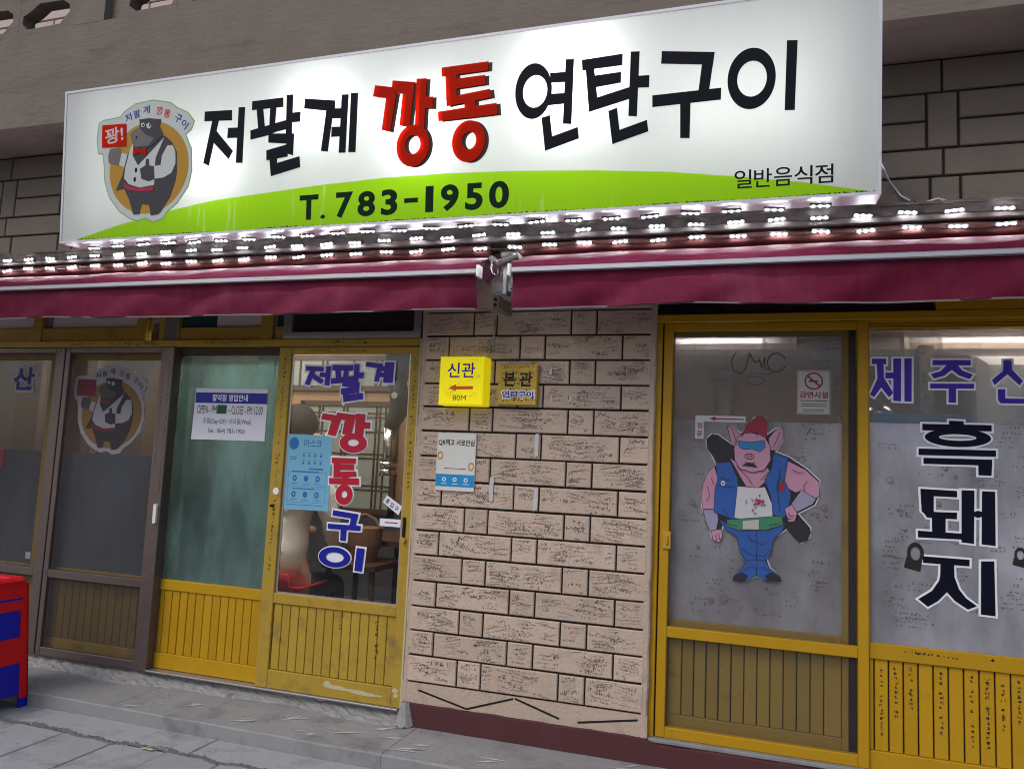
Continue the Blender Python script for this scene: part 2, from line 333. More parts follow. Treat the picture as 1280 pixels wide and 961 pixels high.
def scribble(mb, r, x0, x1, z0, z1, h, y, dens=.8, w=.0016, slant=.0, vertical=False, jitter=.3):
    """illegible marker handwriting: small strokes laid out along wobbly lines"""
    def seg(ax, az, bx, bz, w):
        dx, dz = bx-ax, bz-az; l = math.hypot(dx, dz)
        if l < 1e-5: return
        nx, nz = -dz/l*w/2, dx/l*w/2
        yy = y-r.random()*.0002
        mb.add([(ax-nx, yy, az-nz), (bx-nx, yy, bz-nz), (bx+nx, yy, bz+nz), (ax+nx, yy, az+nz)], [(0, 1, 2, 3)])
    def char(cx, cz, h):
        k = r.random(); ww = w*(.7+.6*r.random()); q = h*.45
        for _ in range(r.choice((2, 3, 3, 4))):
            t = r.random()
            if t < .38: a = r.uniform(-q, q); seg(cx-q*r.random(), cz+a, cx+q*r.random(), cz+a+r.uniform(-.1, .2)*h, ww)
            elif t < .75: a = r.uniform(-q, q); seg(cx+a, cz+q*r.random(), cx+a+r.uniform(-.15, .15)*h, cz-q*r.random(), ww)
            else:
                rr = h*r.uniform(.12, .22); ox, oz = cx+r.uniform(-q, q)*.5, cz+r.uniform(-q, q)*.5
                for j in range(5):
                    a0, a1 = 2*math.pi*j/5, 2*math.pi*(j+1)/5
                    seg(ox+rr*math.cos(a0), oz+rr*math.sin(a0), ox+rr*math.cos(a1), oz+rr*math.sin(a1), ww)
    if jitter == .25:      # cursive hand: one wandering line per row
        z = z1-h*.6
        while z > z0+h*.3:
            x = x0+r.random()*(x1-x0)*.3; e = x1-r.random()*(x1-x0)*.3; p = (x, z); sl = slant+r.uniform(-.05, .05); up_ = 1
            while x < e:
                dx = h*r.uniform(-.12, .42); x += max(dx, .1*h) if dx > 0 else 0; up_ = -up_
                q_ = (x+(dx if dx < 0 else 0), min(z1-.001, max(z0+.001, z+sl*(x-x0)+up_*h*r.uniform(.05, .42))))
                if r.random() < .86: seg(p[0], p[1], q_[0], q_[1], w)
                if r.random() < .12: x += h*.5
                p = q_
            z -= h*r.uniform(1.1, 1.6)
        return
    z = z1-h*.7
    if vertical:
        x = (x0+x1)/2
        while z > z0+h*.5:
            if r.random() < dens: char(x+r.uniform(-.1, .1)*h, z, h)
            z -= h*1.15
        return
    while z > z0+h*.4:
        s = x0+r.random()*(x1-x0)*jitter; e = x1-r.random()*(x1-x0)*jitter; x = s+h*.5; sl = slant+r.uniform(-.05, .05)
        hh = h*r.uniform(.75, 1.2)
        while x < e-h*.4:
            if r.random() < dens: char(x, min(z1-h*.45, max(z0+h*.45, z+sl*(x-s))), hh)
            x += hh*r.uniform(.85, 1.3)
        z -= h*r.uniform(1.25, 1.9)

# ============================================================ THE SETTING
gz = .083
MB().box(-60, 60, -60, 12, gz-.4, gz-.012).build('ground', 'ground', kind='structure')
pav = MB().box(-7.5, 3.5, -4.2, -.41, gz-.05, gz-.006).build('pavement', 'ground', kind='structure')
def slabmesh(name, lx, ly, lz, m, bev=.004):
    mb = MB(); b = bev; x, y = lx/2, ly/2
    mb.add([(-x,-y,-lz),(x,-y,-lz),(x,y,-lz),(-x,y,-lz),(-x,-y,-b),(x,-y,-b),(x,y,-b),(-x,y,-b),(-x+b,-y+b,0),(x-b,-y+b,0),(x-b,y-b,0),(-x+b,y-b,0)],
           [(8,9,10,11),(4,5,9,8),(5,6,10,9),(6,7,11,10),(7,4,8,11),(0,1,5,4),(1,2,6,5),(2,3,7,6),(3,0,4,7)])
    return mb.build(name, m, at=(0,0,0))
src = slabmesh('paving_slab', .296, .332, .04, 'slab')
first = True
for j in range(10):
    for i in range(-15, 22):
        x = -2.42+i*.302-(j % 2)*.0; y = -.80-j*.338
        if x > 3: continue
        z = gz+rng.uniform(-.002, .003)
        if first: o = src; o.parent = pav; o.location = Vector((x, y, z))-WL[pav]; first = False
        else: o = inst('paving_slab', src, (x, y, z), pav)
        o.rotation_euler = (rng.uniform(-.004, .004), rng.uniform(-.004, .004), rng.uniform(-.008, .008))
# long edging strip between the slabs and the step
xs = [-7.2, -5.9, -4.65, -3.55, -2.47, -1.35, -.2, .9, 2.0, 3.1]
for a, b in zip(xs, xs[1:]):
    s = slabmesh('edging_slab', b-a-.005, .205, .04, 'slab'); s.parent = pav; s.location = Vector(((a+b)/2, -.515+rng.uniform(-.002,.002), gz+rng.uniform(-.002,.004)))-WL[pav]
# crack filled with dirt and crumbs along the edging
mb = MB(); r = random.Random(3); x = -4.6
while x < -1.2:
    z = gz+.004; y = -.625+.012*math.sin(x*9)+.008*math.sin(x*31)
    for k in range(3):
        a = r.uniform(.004, .012); yy = y+r.uniform(-.014, .014); xx = x+r.uniform(-.01, .01)
        mb.add([(xx-a*1.8, yy-a*.6, z-.004), (xx+a*1.5, yy-a*.4, z-.004), (xx+a, yy+a*.7, z-.004), (xx-a, yy+a*.5, z-.004), (xx, yy, z+a*.4)], [(0,1,4),(1,2,4),(2,3,4),(3,0,4)])
    x += .011
mb.build('crack_debris', 'ground', pav, kind='stuff')

step = MB().box(-7.5, 3.5, -.39, .02, gz-.05, .14).build('step', 'stepcon', kind='structure')
for a, b in zip([-7.5, -6.2, -4.66, -3.14, -1.60, -.05, 1.5], [-6.2, -4.66, -3.14, -1.60, -.05, 1.5, 3.5]):
    n = 14; mb = MB(); r = random.Random(int(a*10)); vs = []
    for i in range(n+1):   # worn rounded nosing
        x = a+.002+(b-a-.004)*i/n; q = r.uniform(-.004, .004); e = r.uniform(.004, .009)
        vs += [(x, -.412+q, gz-.03), (x, -.412+q, .15-e), (x, -.412+q+e, .15), (x, -.05, .1495), (x, .02, .1505)]
    fs = [(5*i+k, 5*i+5+k, 5*i+6+k, 5*i+1+k) for i in range(n) for k in range(4)]
    fs += [(0,1,2,3,4), tuple(5*n+k for k in (4,3,2,1,0))]
    mb.add(vs, fs).build('step_slab', 'stepcon', step, smooth=False)
# spilled cement streaks on the step
mb = MB(); r = random.Random(11)
for (x, y, l) in ((-3.03,-.36,.07),(-2.98,-.30,.05),(-2.4,-.3,.16),(-2.2,-.16,.12),(-1.75,-.10,.2),(-1.62,-.2,.12),(-1.5,-.33,.18),(-1.45,-.27,.1),(-2.75,-.2,.1),(-.55,-.1,.12),(-1.1,-.28,.15),(-1.9,-.22,.16),(-2.05,-.34,.08)):
    for k in range(2):
        a = r.uniform(.0, 1.1); dx, dy = math.cos(a)*l*r.uniform(.3,.6), math.sin(a)*l*r.uniform(.2,.5); wd = r.uniform(.003, .008); ox, oy = x+r.uniform(-.04,.04), y+r.uniform(-.03,.03)
        z = .1515+k*.0002
        mb.add([(ox-dx, oy-dy, z+.001), (ox-dx*.2+wd, oy-dy*.3-wd, z+.001), (ox+dx, oy+dy, z+.001), (ox+dx*.1-wd, oy+dy*.2+wd, z+.001)], [(0,1,2,3)])
mb.build('cement_splash', 'splash', step, kind='stuff')
mb = MB(); r = random.Random(29)      # grit and crumbs lying on the step and the slabs
for k in range(900):
    x, y = r.uniform(-4.6, .6), (r.uniform(-.40, -.06) if k % 3 else r.uniform(-1.1, -.43)); z = .151 if y > -.41 else gz+.003; a = r.choice((.0012, .0018, .0025, .004))*r.uniform(.7, 1.3)
    mb.add([(x-a, y-a*.6, z), (x+a, y-a*.5, z), (x+a*.7, y+a, z), (x-a*.8, y+a*.7, z), (x, y, z+a)], [(0,1,4),(1,2,4),(2,3,4),(3,0,4)])
mb.build('grit', 'mortar', step, kind='stuff')

# ============================================================ THE RESTAURANT BUILDING
bld = thing('restaurant_building', 'brick restaurant front with yellow framed doors, black painted joints and concrete balcony above', 'building', (-1.2, 0, .15))

# --- brick pillar between the doors
pil = MB()
pil.box(-1.67, -.505, -.009, .25, .262, 2.40)
p_o = pil.build('brick_pillar', 'joint', bld)
marg = MB(); r = random.Random(5)
for x0, x1, sgn in ((-1.697, -1.668, -1), (-.507, -.476, 1)):      # plastered edges, slightly uneven
    n = 26; vs = []
    for i in range(n+1):
        z = .26+(2.235-.26)*i/n; q = r.uniform(-.003, .003)
        xa, xb = (x0+q, x1) if sgn < 0 else (x0, x1+q)
        vs += [(xa, .20, z), (xa, -.014, z), (xa+.006, -.0205, z), (xb-.006, -.0205, z), (xb, -.014, z), (xb, .20, z)]
    marg.add(vs, [(6*i+k, 6*i+1+k, 6*i+7+k, 6*i+6+k) for i in range(n) for k in range(5)])
marg.box(-1.70, -.476, -.0195, .1, .262, .3585)
marg.box(-1.70, -.476, -.0195, .1, 2.234, 2.50)
marg.build('plaster_edge', 'brick', p_o)
cz = [.363, .493, .612, .732, .857, .985, 1.108, 1.234, 1.361, 1.487, 1.615, 1.741, 1.860, 1.983, 2.108, 2.232]
Aj = [-1.410, -1.285, -.896, -.768]; Bj = [-1.542, -1.156, -1.026, -.639]
WR = MB(); WR2 = MB(); rr = random.Random(42)
for k in range(15):
    z0, z1 = cz[k]+.0048, cz[k+1]-.0048; js = [-1.676]+(Aj if k % 2 == 0 else Bj)+[-.498]
    for a, b in zip(js, js[1:]):
        j = rr.uniform(-.0018, .0018)
        xa, xb = a+(.0043 if a > -1.67 else 0), b-(.0043 if b < -.5 else 0)
        MB().box(xa, xb, -.0215+j, .0, z0+rr.uniform(-.001,.001), z1+rr.uniform(-.001,.001), .004).build('brick', 'brick', p_o)
        for _ in range(max(4, int((xb-xa)/.024))):      # overlapping patches of writing by different hands
            pw, ph = rr.uniform(.05, .17), rr.uniform(.022, .085); px_ = max(xa+.002, rr.uniform(xa-.03, max(xa, xb-pw*.6))); pz_ = max(z0+.001, rr.uniform(z0-.012, max(z0, z1-ph*.7)))
            hh = rr.choice((.011, .013, .015, .018, .022, .032)); t_ = rr.random()
            scribble(WR if t_ < .16 else WR2, rr, px_, min(px_+pw, xb-.004), pz_, min(pz_+ph, z1-.004), hh, -.0215+j-.0005-rr.random()*.0004, .85, hh*rr.uniform(.055, .085), rr.uniform(-.30, .30), jitter=rr.choice((.25, .25, .3)))
WR.build('handwriting', 'ink', p_o, kind='stuff'); WR2.build('faded_handwriting', 'inkgrey', p_o, kind='stuff')
for a, b in zip([-1.668, -1.52, -1.40, -1.26, -1.15, -1.02, -.64], [-1.52, -1.40, -1.26, -1.15, -1.02, -.64, -.51]):
    MB().box(a+.005, b-.005, -.0225, .0, 2.241, 2.36, .004).build('brick', 'brick', p_o)
ch = MB()     # black painted chevrons on the lowest plaster band
for a, b in (((-1.608,.326),(-1.348,.270)), ((-1.348,.270),(-1.113,.349)), ((-1.105,.351),(-.884,.289)), ((-.796,.285),(-.519,.334))):
    d = Vector((b[0]-a[0], b[1]-a[1])).normalized(); n = Vector((-d.y, d.x))*.0045
    ch.prism([(a[0]-n.x, a[1]-n.y), (b[0]-n.x, b[1]-n.y), (b[0]+n.x, b[1]+n.y), (a[0]+n.x, a[1]+n.y)], -.0205-.0006*len(ch.v)/8*.3, -.018)
ch.build('chevron_line', 'joint', p_o, label='black painted zigzag lines near the pillar foot')

# --- maroon base and threshold
n = 50; vs = []; r = random.Random(9)
for i in range(n+1):
    x = -1.672+3.9*i/n; q = r.uniform(-.004, .004)
    top = .263 if x < -.47 else .243
    vs += [(x, -.031+q*.4, .145), (x, -.031+q*.5, top-.004+q), (x, -.025, top+q), (x, .04, top)]
MB().add(vs, [(4*i+k, 4*i+4+k, 4*i+5+k, 4*i+1+k) for i in range(n) for k in range(3)]+[(0,1,2,3)]).build('base_board', 'maroon', bld, label='maroon painted base course')
MB().box(-.476, 2.2, -.012, .08, .2435, .262, .004).build('door_sill', 'stepcon', bld)
# rough mortar fillet under the left doors
nx, ny = 150, 7; vs = []; r = random.Random(17)
for i in range(nx+1):
    x = -6.2+(6.2-1.66)*i/nx; wv = .050+.028*math.sin(x*3.1)+.018*math.sin(x*8.7)+r.uniform(-.008,.008)
    for j in range(ny+1):
        t = j/ny; vs.append((x, -wv*t+.05*(1-t)-r.uniform(0, .008), .205-(.205-.1525)*t**.55+r.uniform(-.005, .004)*(1-(t == 1))-(.004 if j == ny else 0)))
MB().add(vs, [(i*(ny+1)+j, i*(ny+1)+j+1, (i+1)*(ny+1)+j+1, (i+1)*(ny+1)+j) for i in range(nx) for j in range(ny)]).build('mortar_fillet', 'mortar', bld, kind='stuff')
mb = MB(); vs = []
for i in range(9):
    for j in range(5):
        a = i/8*math.pi; vs.append((-1.69+.055*math.cos(a)*(1-j/6)+.02, -.02-.055*math.sin(a)*(1-j/7), .15+.028*j+(.008 if i % 2 else 0)))
MB().add(vs, [(i*5+j, i*5+5+j, i*5+6+j, i*5+1+j) for i in range(8) for j in range(4)]).build('mortar_lump', 'mortar', bld)

# --- upper brick wall behind the sign and the balcony
uw = MB().box(-7.5, 3.2, .0, .3, 2.46, 3.345).build('upper_wall', 'joint', bld)
rows = [2.47, 2.543, 2.670, 2.797, 2.925, 3.053, 3.182, 3.335]
def wbrick(xa, xb, za, zb): MB().box(xa+.0055, xb-.0055, -.0125+rng.uniform(-.0015,.0015), .01, za+.005, zb-.005, .004).build('brick', 'wallbrick', uw)
def wallrun(xlo, xhi, tall):
    P = .515
    for k in range(7):
        z0, z1 = rows[k], rows[k+1]
        if k in (4, 5):
            x = tall
            while x > xlo: x -= P
            while x < xhi:
                if k == 4: wbrick(max(x, xlo), max(x+.125, xlo+.02), rows[4], rows[6])
                a, b = max(x+.125, xlo), min(x+P, xhi)
                if b-a > .03: wbrick(a, b, z0, z1)
                x += P
        else:
            off = {0: .2, 1: -.05, 2: .012, 3: .065, 6: .063}[k]
            x = tall+off
            while x > xlo: x -= P
            while x < xhi:
                cuts = [x, x+P] if k in (3, 6) else [x, x+.118, x+P]
                for a, b in zip(cuts, cuts[1:]):
                    a, b = max(a, xlo), min(b, xhi)
                    if b-a > .03: wbrick(a, b, z0, z1)
                x += P
wallrun(-6.6, -2.9, -4.815); wallrun(-2.9, 1.9, .683)

# --- concrete balcony slab, parapet and block screen
slab = MB().box(-7.5, 3.2, -.372, .0, 3.34, 3.505).box(-7.5, 3.2, -.36, .9, 3.36, 3.515).build('balcony_slab', 'concrete', bld)
MB().box(-7.5, 3.2, -.352, -.20, 3.5155, 3.955).build('parapet', 'concrete', slab)
for x in (-6.4, -5.2, -3.95, -2.75, -1.5, -.3, .95, 2.2):
    MB().box(x, x+.235, -.353, -.20, 3.9555, 4.62).build('parapet_post', 'concrete', slab)
MB().box(-7.5, 3.2, -.36, -.19, 4.62, 4.78).build('parapet_rail', 'concrete', slab)
def block(x0, x1, z0, z1, hole):
    mb = MB(); out = [Vector((x0, z0, 0)), Vector((x1, z0, 0)), Vector((x1, z1, 0)), Vector((x0, z1, 0))]; h = [Vector((x, z, 0)) for x, z in hole][::-1]
    pts = out+h; tris = tessellate_polygon([out, h]); n = len(pts)
    fs = []
    for t in tris:
        a, b, c = (pts[i] for i in t)
        t = t if (b-a).cross(c-a).z > 0 else t[::-1]; fs.append(tuple(t)); fs.append(tuple(i+n for i in reversed(t)))
    m = len(h); fs += [(4+i, 4+(i+1) % m, n+4+(i+1) % m, n+4+i) for i in range(m)]
    mb.add([(p.x, -.30, p.y) for p in pts]+[(p.x, -.215, p.y) for p in pts], fs); mb.build('screen_block', 'concrete', slab)
H1 = [(-4.45,4.06),(-4.39,4.018),(-4.12,4.022),(-4.085,4.06),(-4.05,4.09),(-4.055,4.14),(-4.11,4.175),(-4.30,4.18),(-4.36,4.14),(-4.44,4.11)]
for x in (-5.40, -4.50):
    pass
for (a, b) in ((-6.165,-5.2), (-4.965,-3.95), (-3.715,-2.75), (-2.515,-1.5), (-1.265,-.3), (-.065,.95), (1.185,2.2)):
    wd = (b-a)/2
    for q in (0, 1):
        x0, x1 = a+q*wd, a+(q+1)*wd; c_ = -4.25 if a == -4.965 and q == 1 else (x0+x1)/2
        if a == -3.715 and q == 0: c_ = -3.40
        hole = [(max(x0+.03, min(x1-.03, c_+(x+4.25)*(1. if wd > .49 else .95))), z-.0) for x, z in H1]
        block(x0+.001, x1-.001, 3.956, 4.30, hole)
        block(x0+.001, x1-.001, 4.301, 4.62, [(x, z+.33) for x, z in hole])
bw = MB().box(-10, 3.2, .95, 1.1, 3.5, 7).build('upper_storey_wall', 'joint', bld)
for k in range(9):
    for i in range(-10, 0):
        x = -3.2+i*.5+(k % 2)*.2; z = 4.62+k*.13
        if -7 < x < -3.4: MB().box(x+.006, x+.494, .935, .95, z+.006, z+.124, .004).build('brick', 'balcbrick', bw)

# ------------------------------------------------------------ doors
def slats(door, x0, x1, n, z0, z1, y, m, depth=.012, gap=.0035, cuts=None):
    cuts = cuts or [x0+(x1-x0)*i/n for i in range(n+1)]
    sh = None
    for a, b in zip(cuts, cuts[1:]):
        wdt = b-a-gap
        if sh is None or abs(sh[1]-wdt) > .0015:
            o = MB().box(-wdt/2, wdt/2, 0, depth, z0, z1, .0025).build('slat', m, at=(0,0,0)); sh = (o, wdt)
            o.parent = door; o.location = Vector(((a+b)/2, y, 0))-WL[door]; WL[o] = Vector(((a+b)/2, y, 0))
        else: inst('slat', sh[0], ((a+b)/2, y, 0), door)
    MB().box(cuts[0], cuts[-1], y+depth*.8, y+depth+.006, z0, z1).build('slat_backing', 'joint', door)

# door A: greenish glass door between the screens and the clear door
dA = MB().box(-3.36, -3.30, .04, .075, .217, 2.02, .003).box(-2.598, -2.56, .04, .075, .217, 2.02, .003)
dA.box(-3.30, -2.598, .041, .074, .655, .713, .003).box(-3.30, -2.598, .041, .074, .217, .303, .003)
dA = dA.build('sliding_door', 'yellow', bld, label='yellow sliding door with greenish frosted glass')
MB().box(-3.302, -2.596, .055, .061, .711, 2.02).build('pane', 'door_glass', dA)
slats(dA, 0, 0, 0, .303, .655, .05, 'yellow', cuts=[-3.30, -3.262, -3.208, -3.153, -3.098, -3.043, -2.986, -2.93, -2.875, -2.822, -2.773, -2.72, -2.668, -2.60])
MB().box(-3.302, -3.296, .039, .05, .714, 2.015).build('glazing_bead', 'grey_alu', dA)
# door B: clear glass sliding door
dB = MB().box(-2.578, -2.50, .0, .04, .217, 2.056, .003).box(-1.765, -1.712, .0, .04, .217, 2.056, .003)
dB.box(-2.50, -1.765, .001, .039, 2.022, 2.054, .003).box(-2.50, -1.765, .001, .039, .66, .714, .003).box(-2.50, -1.765, .001, .039, .217, .312, .003)
dB = dB.build('sliding_door', 'yellow_old', bld, label='worn yellow sliding door with clear glass')
MB().box(-2.503, -1.763, .018, .023, .712, 2.024).build('pane', 'clear', dB)
slats(dB, -2.497, -1.765, 14, .314, .658, .012, 'yellow_old')
MB().box(-2.502, -2.486, .0135, .0145, .715, 2.02).box(-1.775, -1.764, .0135, .0145, .715, 2.02).box(-2.49, -1.77, .012, .0142, .714, .722).build('glazing_bead', 'grey_alu', dB)
MB().box(-1.755, -1.738, -.006, .0, 1.065, 1.165, .002).build('lock_plate', 'blackmetal', dB)
MB().tube([(-1.742,-.004,1.05),(-1.742,-.02,1.05)], .012, 12).build('lock_knob', 'gold', dB)
MB().ring(-2.532,1.258,.019,.019,-2.532,1.258,.001,.001,-.003,0,20).build('round_sticker', 'white_film', dB)
MB().tube([(-2.545,0,1.178),(-2.545,-.018,1.178)], .008, 10).build('catch', 'blackmetal', dB)
mb = MB(); r = random.Random(21)
scribble(mb, r, -2.565, -2.51, .8, 2.0, .020, -.001, .75, .002, vertical=True); scribble(mb, r, -1.76, -1.715, 1.3, 2.0, .02, -.001, .8, .002, vertical=True)
scribble(mb, r, -2.45, -1.9, 2.026, 2.052, .017, -.001, .6, .0016)
scribble(mb, r, -1.885, -1.86, .42, .64, .026, .0105, .9, .0028, vertical=True); scribble(mb, r, -2.10, -2.08, .55, .65, .02, .0105, .9, .002, vertical=True)
mb.build('handwriting', 'ink', dB, kind='stuff')
mb = MB(); r = random.Random(2)      # bare patches where the paint has flaked
for x, z, a in ((-2.0,.268,.15),(-1.9,.262,.11),(-2.08,.274,.06),(-1.745,.30,.02),(-1.74,.275,.018),(-2.13,.279,.03)):
    pts = []
    for k in range(12):
        t = 2*math.pi*k/12; pts.append((x+a*math.cos(t)*r.uniform(.7,1), z+(.010 if a > .03 else a*.8)*math.sin(t)*r.uniform(.5,1)))
    mb.prism(pts, -.0006-.0002*a, .0)
mb.build('flaked_patch', 'flake', dB, kind='stuff')
# frame post right of door B, with its worn pale edge
MB().box(-1.711, -1.699, -.012, .05, .20, 2.10, .003).build('frame_edge', 'flake', bld, label='pale worn edge of the door frame')
MB().box(-3.29, -1.72, -.018, .04, .2075, .2165, .002).build('door_track', 'grey_alu', bld)
MB().box(-3.36, -2.578, .030, .09, 2.021, 2.061).build('track_cover', 'darkwood', bld)
# header beam and transoms, left
MB().box(-6.2, -1.711, -.014, .06, 2.0625, 2.1, .003).build('header_beam', 'yellow_old', bld, label='scribbled yellow beam above the left doors')
mb = MB(); r = random.Random(31)
for a, b in ((-4.1,-3.9),(-3.75,-3.35),(-3.25,-2.65),(-2.4,-1.95)): scribble(mb, r, a, b, 2.066, 2.098, .024, -.0146, .85, .0022)
mb.build('handwriting', 'ink', bld, kind='stuff')
tr = MB()
tr.box(-6.2, -4.433, .012, .05, 2.1005, 2.19, .003).box(-4.433, -4.359, .005, .05, 2.1005, 2.46, .003).box(-4.359, -3.606, .012, .05, 2.1005, 2.188, .003)
tr.box(-3.606, -3.536, .005, .05, 2.1005, 2.46, .003).box(-3.435, -3.393, .005, .05, 2.1005, 2.46, .003)
tr.box(-3.288, -2.719, .012, .05, 2.1075, 2.18, .003).box(-3.30, -3.289, .005, .05, 2.1005, 2.46).box(-2.719, -2.64, .005, .05, 2.1005, 2.46, .003).box(-2.62, -2.564, .012, .05, 2.1005, 2.18, .003)
tr.box(-3.288, -2.719, .008, .05, 2.1005, 2.107, .002)
tr = tr.build('transom_window', 'yellow_old', bld, label='yellow transom row above the left doors')
for a, b, c in ((-6.2,-4.434,2.19),(-4.295,-3.607,2.189),(-3.04,-2.72,2.181)): MB().box(a, b, .03, .04, c, 2.46).build('white_panel', 'panelwhite', tr)
for a, b, c, y_ in ((-4.358,-4.297,2.189,.031),(-3.392,-3.301,2.1005,.01),(-2.639,-2.621,2.1005,.02)): MB().box(a, b, y_, .05, c, 2.46).build('grey_panel', 'panelgrey', tr)
MB().box(-3.288, -3.041, .031, .036, 2.18, 2.46).build('pane', 'transom_teal', tr)
MB().box(-3.535, -3.436, .03, .034, 2.101, 2.46).build('pane', 'clear', tr)
MB().box(-2.62, -2.565, .031, .036, 2.181, 2.46).build('pane', 'transom_teal', tr)
aw = MB().box(-2.563, -1.714, -.004, .05, 2.1005, 2.143, .003).box(-2.563, -2.509, -.004, .05, 2.143, 2.47, .003).box(-1.758, -1.714, -.004, .05, 2.143, 2.47, .003)
aw = aw.build('transom_window', 'grey_alu', bld, label='grey aluminium transom window over the clear glass door')
MB().box(-2.51, -1.757, .02, .025, 2.142, 2.47).build('pane', 'tile_dark', aw)
MB().box(-2.52, -1.95, .035, .045, 2.185, 2.47).build('inner_sash', 'panelgrey', aw)

# insect screen doors with brown frames, a slatted yellow door behind each
def screen_door(x0, x1, lw, rw, lab):
    f = MB().box(x0, x0+lw, -.01, .02, .207, 2.06, .003).box(x1-rw, x1, -.01, .02, .207, 2.06, .003)
    f.box(x0+lw, x1-rw, -.009, .019, 2.026, 2.059, .003).box(x0+lw, x1-rw, -.009, .019, .660, .707, .003).box(x0+lw, x1-rw, -.009, .019, .207, .253, .003)
    d = f.build('screen_door', 'brown_alu', bld, label=lab)
    MB().add([(x0+lw-.004, .004, .25), (x1-rw+.004, .004, .25), (x1-rw+.004, .004, .665), (x0+lw-.004, .004, .665),
              (x0+lw-.004, .004, .702), (x1-rw+.004, .004, .702), (x1-rw+.004, .004, 2.03), (x0+lw-.004, .004, 2.03)], [(0,1,2,3),(4,5,6,7)]).build('insect_mesh', 'screen', d)
    for zz in (.684, .230, 2.043):
        for xx in (x0+lw*.5, x1-rw*.6): MB().tube([(xx, -.0095, zz), (xx, -.0135, zz)], .006, 8).build('screw', 'brown_alu', d)
    return d
s1 = screen_door(-4.99, -4.130, .07, .070, 'brown screen door cut by the left edge')
s2 = screen_door(-4.121, -3.330, .036, .058, 'brown screen door beside the greenish glass door')
s0 = screen_door(-5.86, -4.999, .07, .07, 'brown screen door outside the left edge')
MB().box(-3.329, -3.288, -.018, .05, .207, 2.0615, .003).build('door_jamb', 'brown_alu', bld, label='brown jamb with a white handle')
MB().box(-4.1295, -4.1215, .0, .05, .207, 2.06).build('shadow_strip', 'joint', bld)
def inner_door(x0, x1, sl, sr, lab, cuts):
    f = MB().box(x0, x0+sl, .045, .08, .207, 2.05, .003).box(x1-sr, x1, .045, .08, .207, 2.05, .003)
    f.box(x0+sl, x1-sr, .046, .079, 1.99, 2.05, .003).box(x0+sl, x1-sr, .046, .079, .66, .715, .003).box(x0+sl, x1-sr, .046, .079, .207, .300, .003)
    d = f.build('sliding_door', 'yellow_old', bld, label=lab)
    MB().box(x0+sl, x1-sr, .056, .060, 1.412, 1.99).build('pane', 'clear', d)
    MB().box(x0+sl, x1-sr, .057, .061, .712, 1.4115).build('frosted_pane', 'frost_dark', d)
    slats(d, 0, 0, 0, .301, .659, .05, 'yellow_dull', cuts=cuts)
    return d
inner_door(-4.19, -3.40, .03, .03, 'yellow slatted door behind the brown screen', [-4.16+.0546*i for i in range(14)])
inner_door(-5.03, -4.205, .08, .09, 'yellow slatted door at the left edge', [-4.95+.0545*i for i in range(13)])
inner_door(-5.9, -5.04, .08, .08, 'yellow slatted door outside the left edge', [-5.82+.054*i for i in range(13)])
mb = MB(); r = random.Random(77)
scribble(mb, r, -4.29, -4.21, .8, 2.0, .022, .044, .7, .002, vertical=True)
scribble(mb, r, -3.378, -3.345, 1.35, 1.95, .016, -.0106, .9, .0018, vertical=True); scribble(mb, r, -3.32, -3.295, 1.2, 1.98, .016, -.0186, .9, .0018, vertical=True)
scribble(mb, r, -4.0, -3.55, 2.03, 2.056, .016, -.0106, .55, .0016)
mb.build('handwriting', 'ink', bld, kind='stuff')
h = MB(); a = [(-3.3115+.011*math.cos(t)*1, 1.088+.045*(1 if math.sin(t) > 0 else -1)+.011*math.sin(t)) for t in [2*math.pi*k/20 for k in range(20)]]
h.prism(a, -.034, -.018); h.build('pull_handle', 'white_paint', bld, label='white oblong handle on the brown jamb')

# right: yellow screen door with a slatted door behind
MB().box(-.489, -.452, .012, .08, .262, 2.166, .003).build('door_jamb', 'yellow', bld)
MB().box(-.451, -.4455, .04, .08, .262, 2.166).build('shadow_strip', 'joint', bld)
f = MB().box(-.445, -.402, .015, .05, .264, 2.166, .003).box(.404, .447, .012, .06, .2625, 2.166, .003)
f.box(-.402, .404, .016, .049, 2.128, 2.164, .003).box(-.402, .404, .016, .049, .706, .754, .003).box(-.402, .404, .016, .049, .2625, .310, .003)
dR = f.build('screen_door', 'yellow', bld, label='yellow framed screen door right of the pillar')
MB().add([(-.405, .03, .305), (.407, .03, .305), (.407, .03, .71), (-.405, .03, .71), (-.405, .03, .75), (.407, .03, .75), (.407, .03, 2.13), (-.405, .03, 2.13)], [(0,1,2,3),(4,5,6,7)]).build('insect_mesh', 'screen_right', dR)
MB().box(-.428, -.392, .004, .016, 1.105, 1.185, .003).build('latch_plate', 'gold', dR); MB().box(-.415, -.404, -.004, .004, 1.125, 1.165, .002).build('latch', 'yellow', dR)
f = MB().box(-.43, -.40, .062, .10, .262, 2.16, .003).box(.345, .372, .062, .10, .262, 2.16, .003)
f.box(-.40, .345, .063, .099, 2.11, 2.16).box(-.40, .345, .063, .099, .71, .780, .003).box(-.40, .345, .063, .099, .262, .356, .003)
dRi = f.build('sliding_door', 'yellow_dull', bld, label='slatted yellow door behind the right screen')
MB().box(-.40, .345, .078, .083, 1.71, 2.11).build('pane', 'haze_glass', dRi); MB().box(-.40, .345, .079, .084, .78, 1.7095).build('frosted_pane', 'frost_light', dRi)
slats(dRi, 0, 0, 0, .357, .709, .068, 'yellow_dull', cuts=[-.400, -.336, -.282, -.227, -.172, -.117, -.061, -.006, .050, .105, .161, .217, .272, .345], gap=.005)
MB().box(.3725, .4035, .085, .10, .262, 2.16).build('shadow_strip', 'blackmetal', bld)
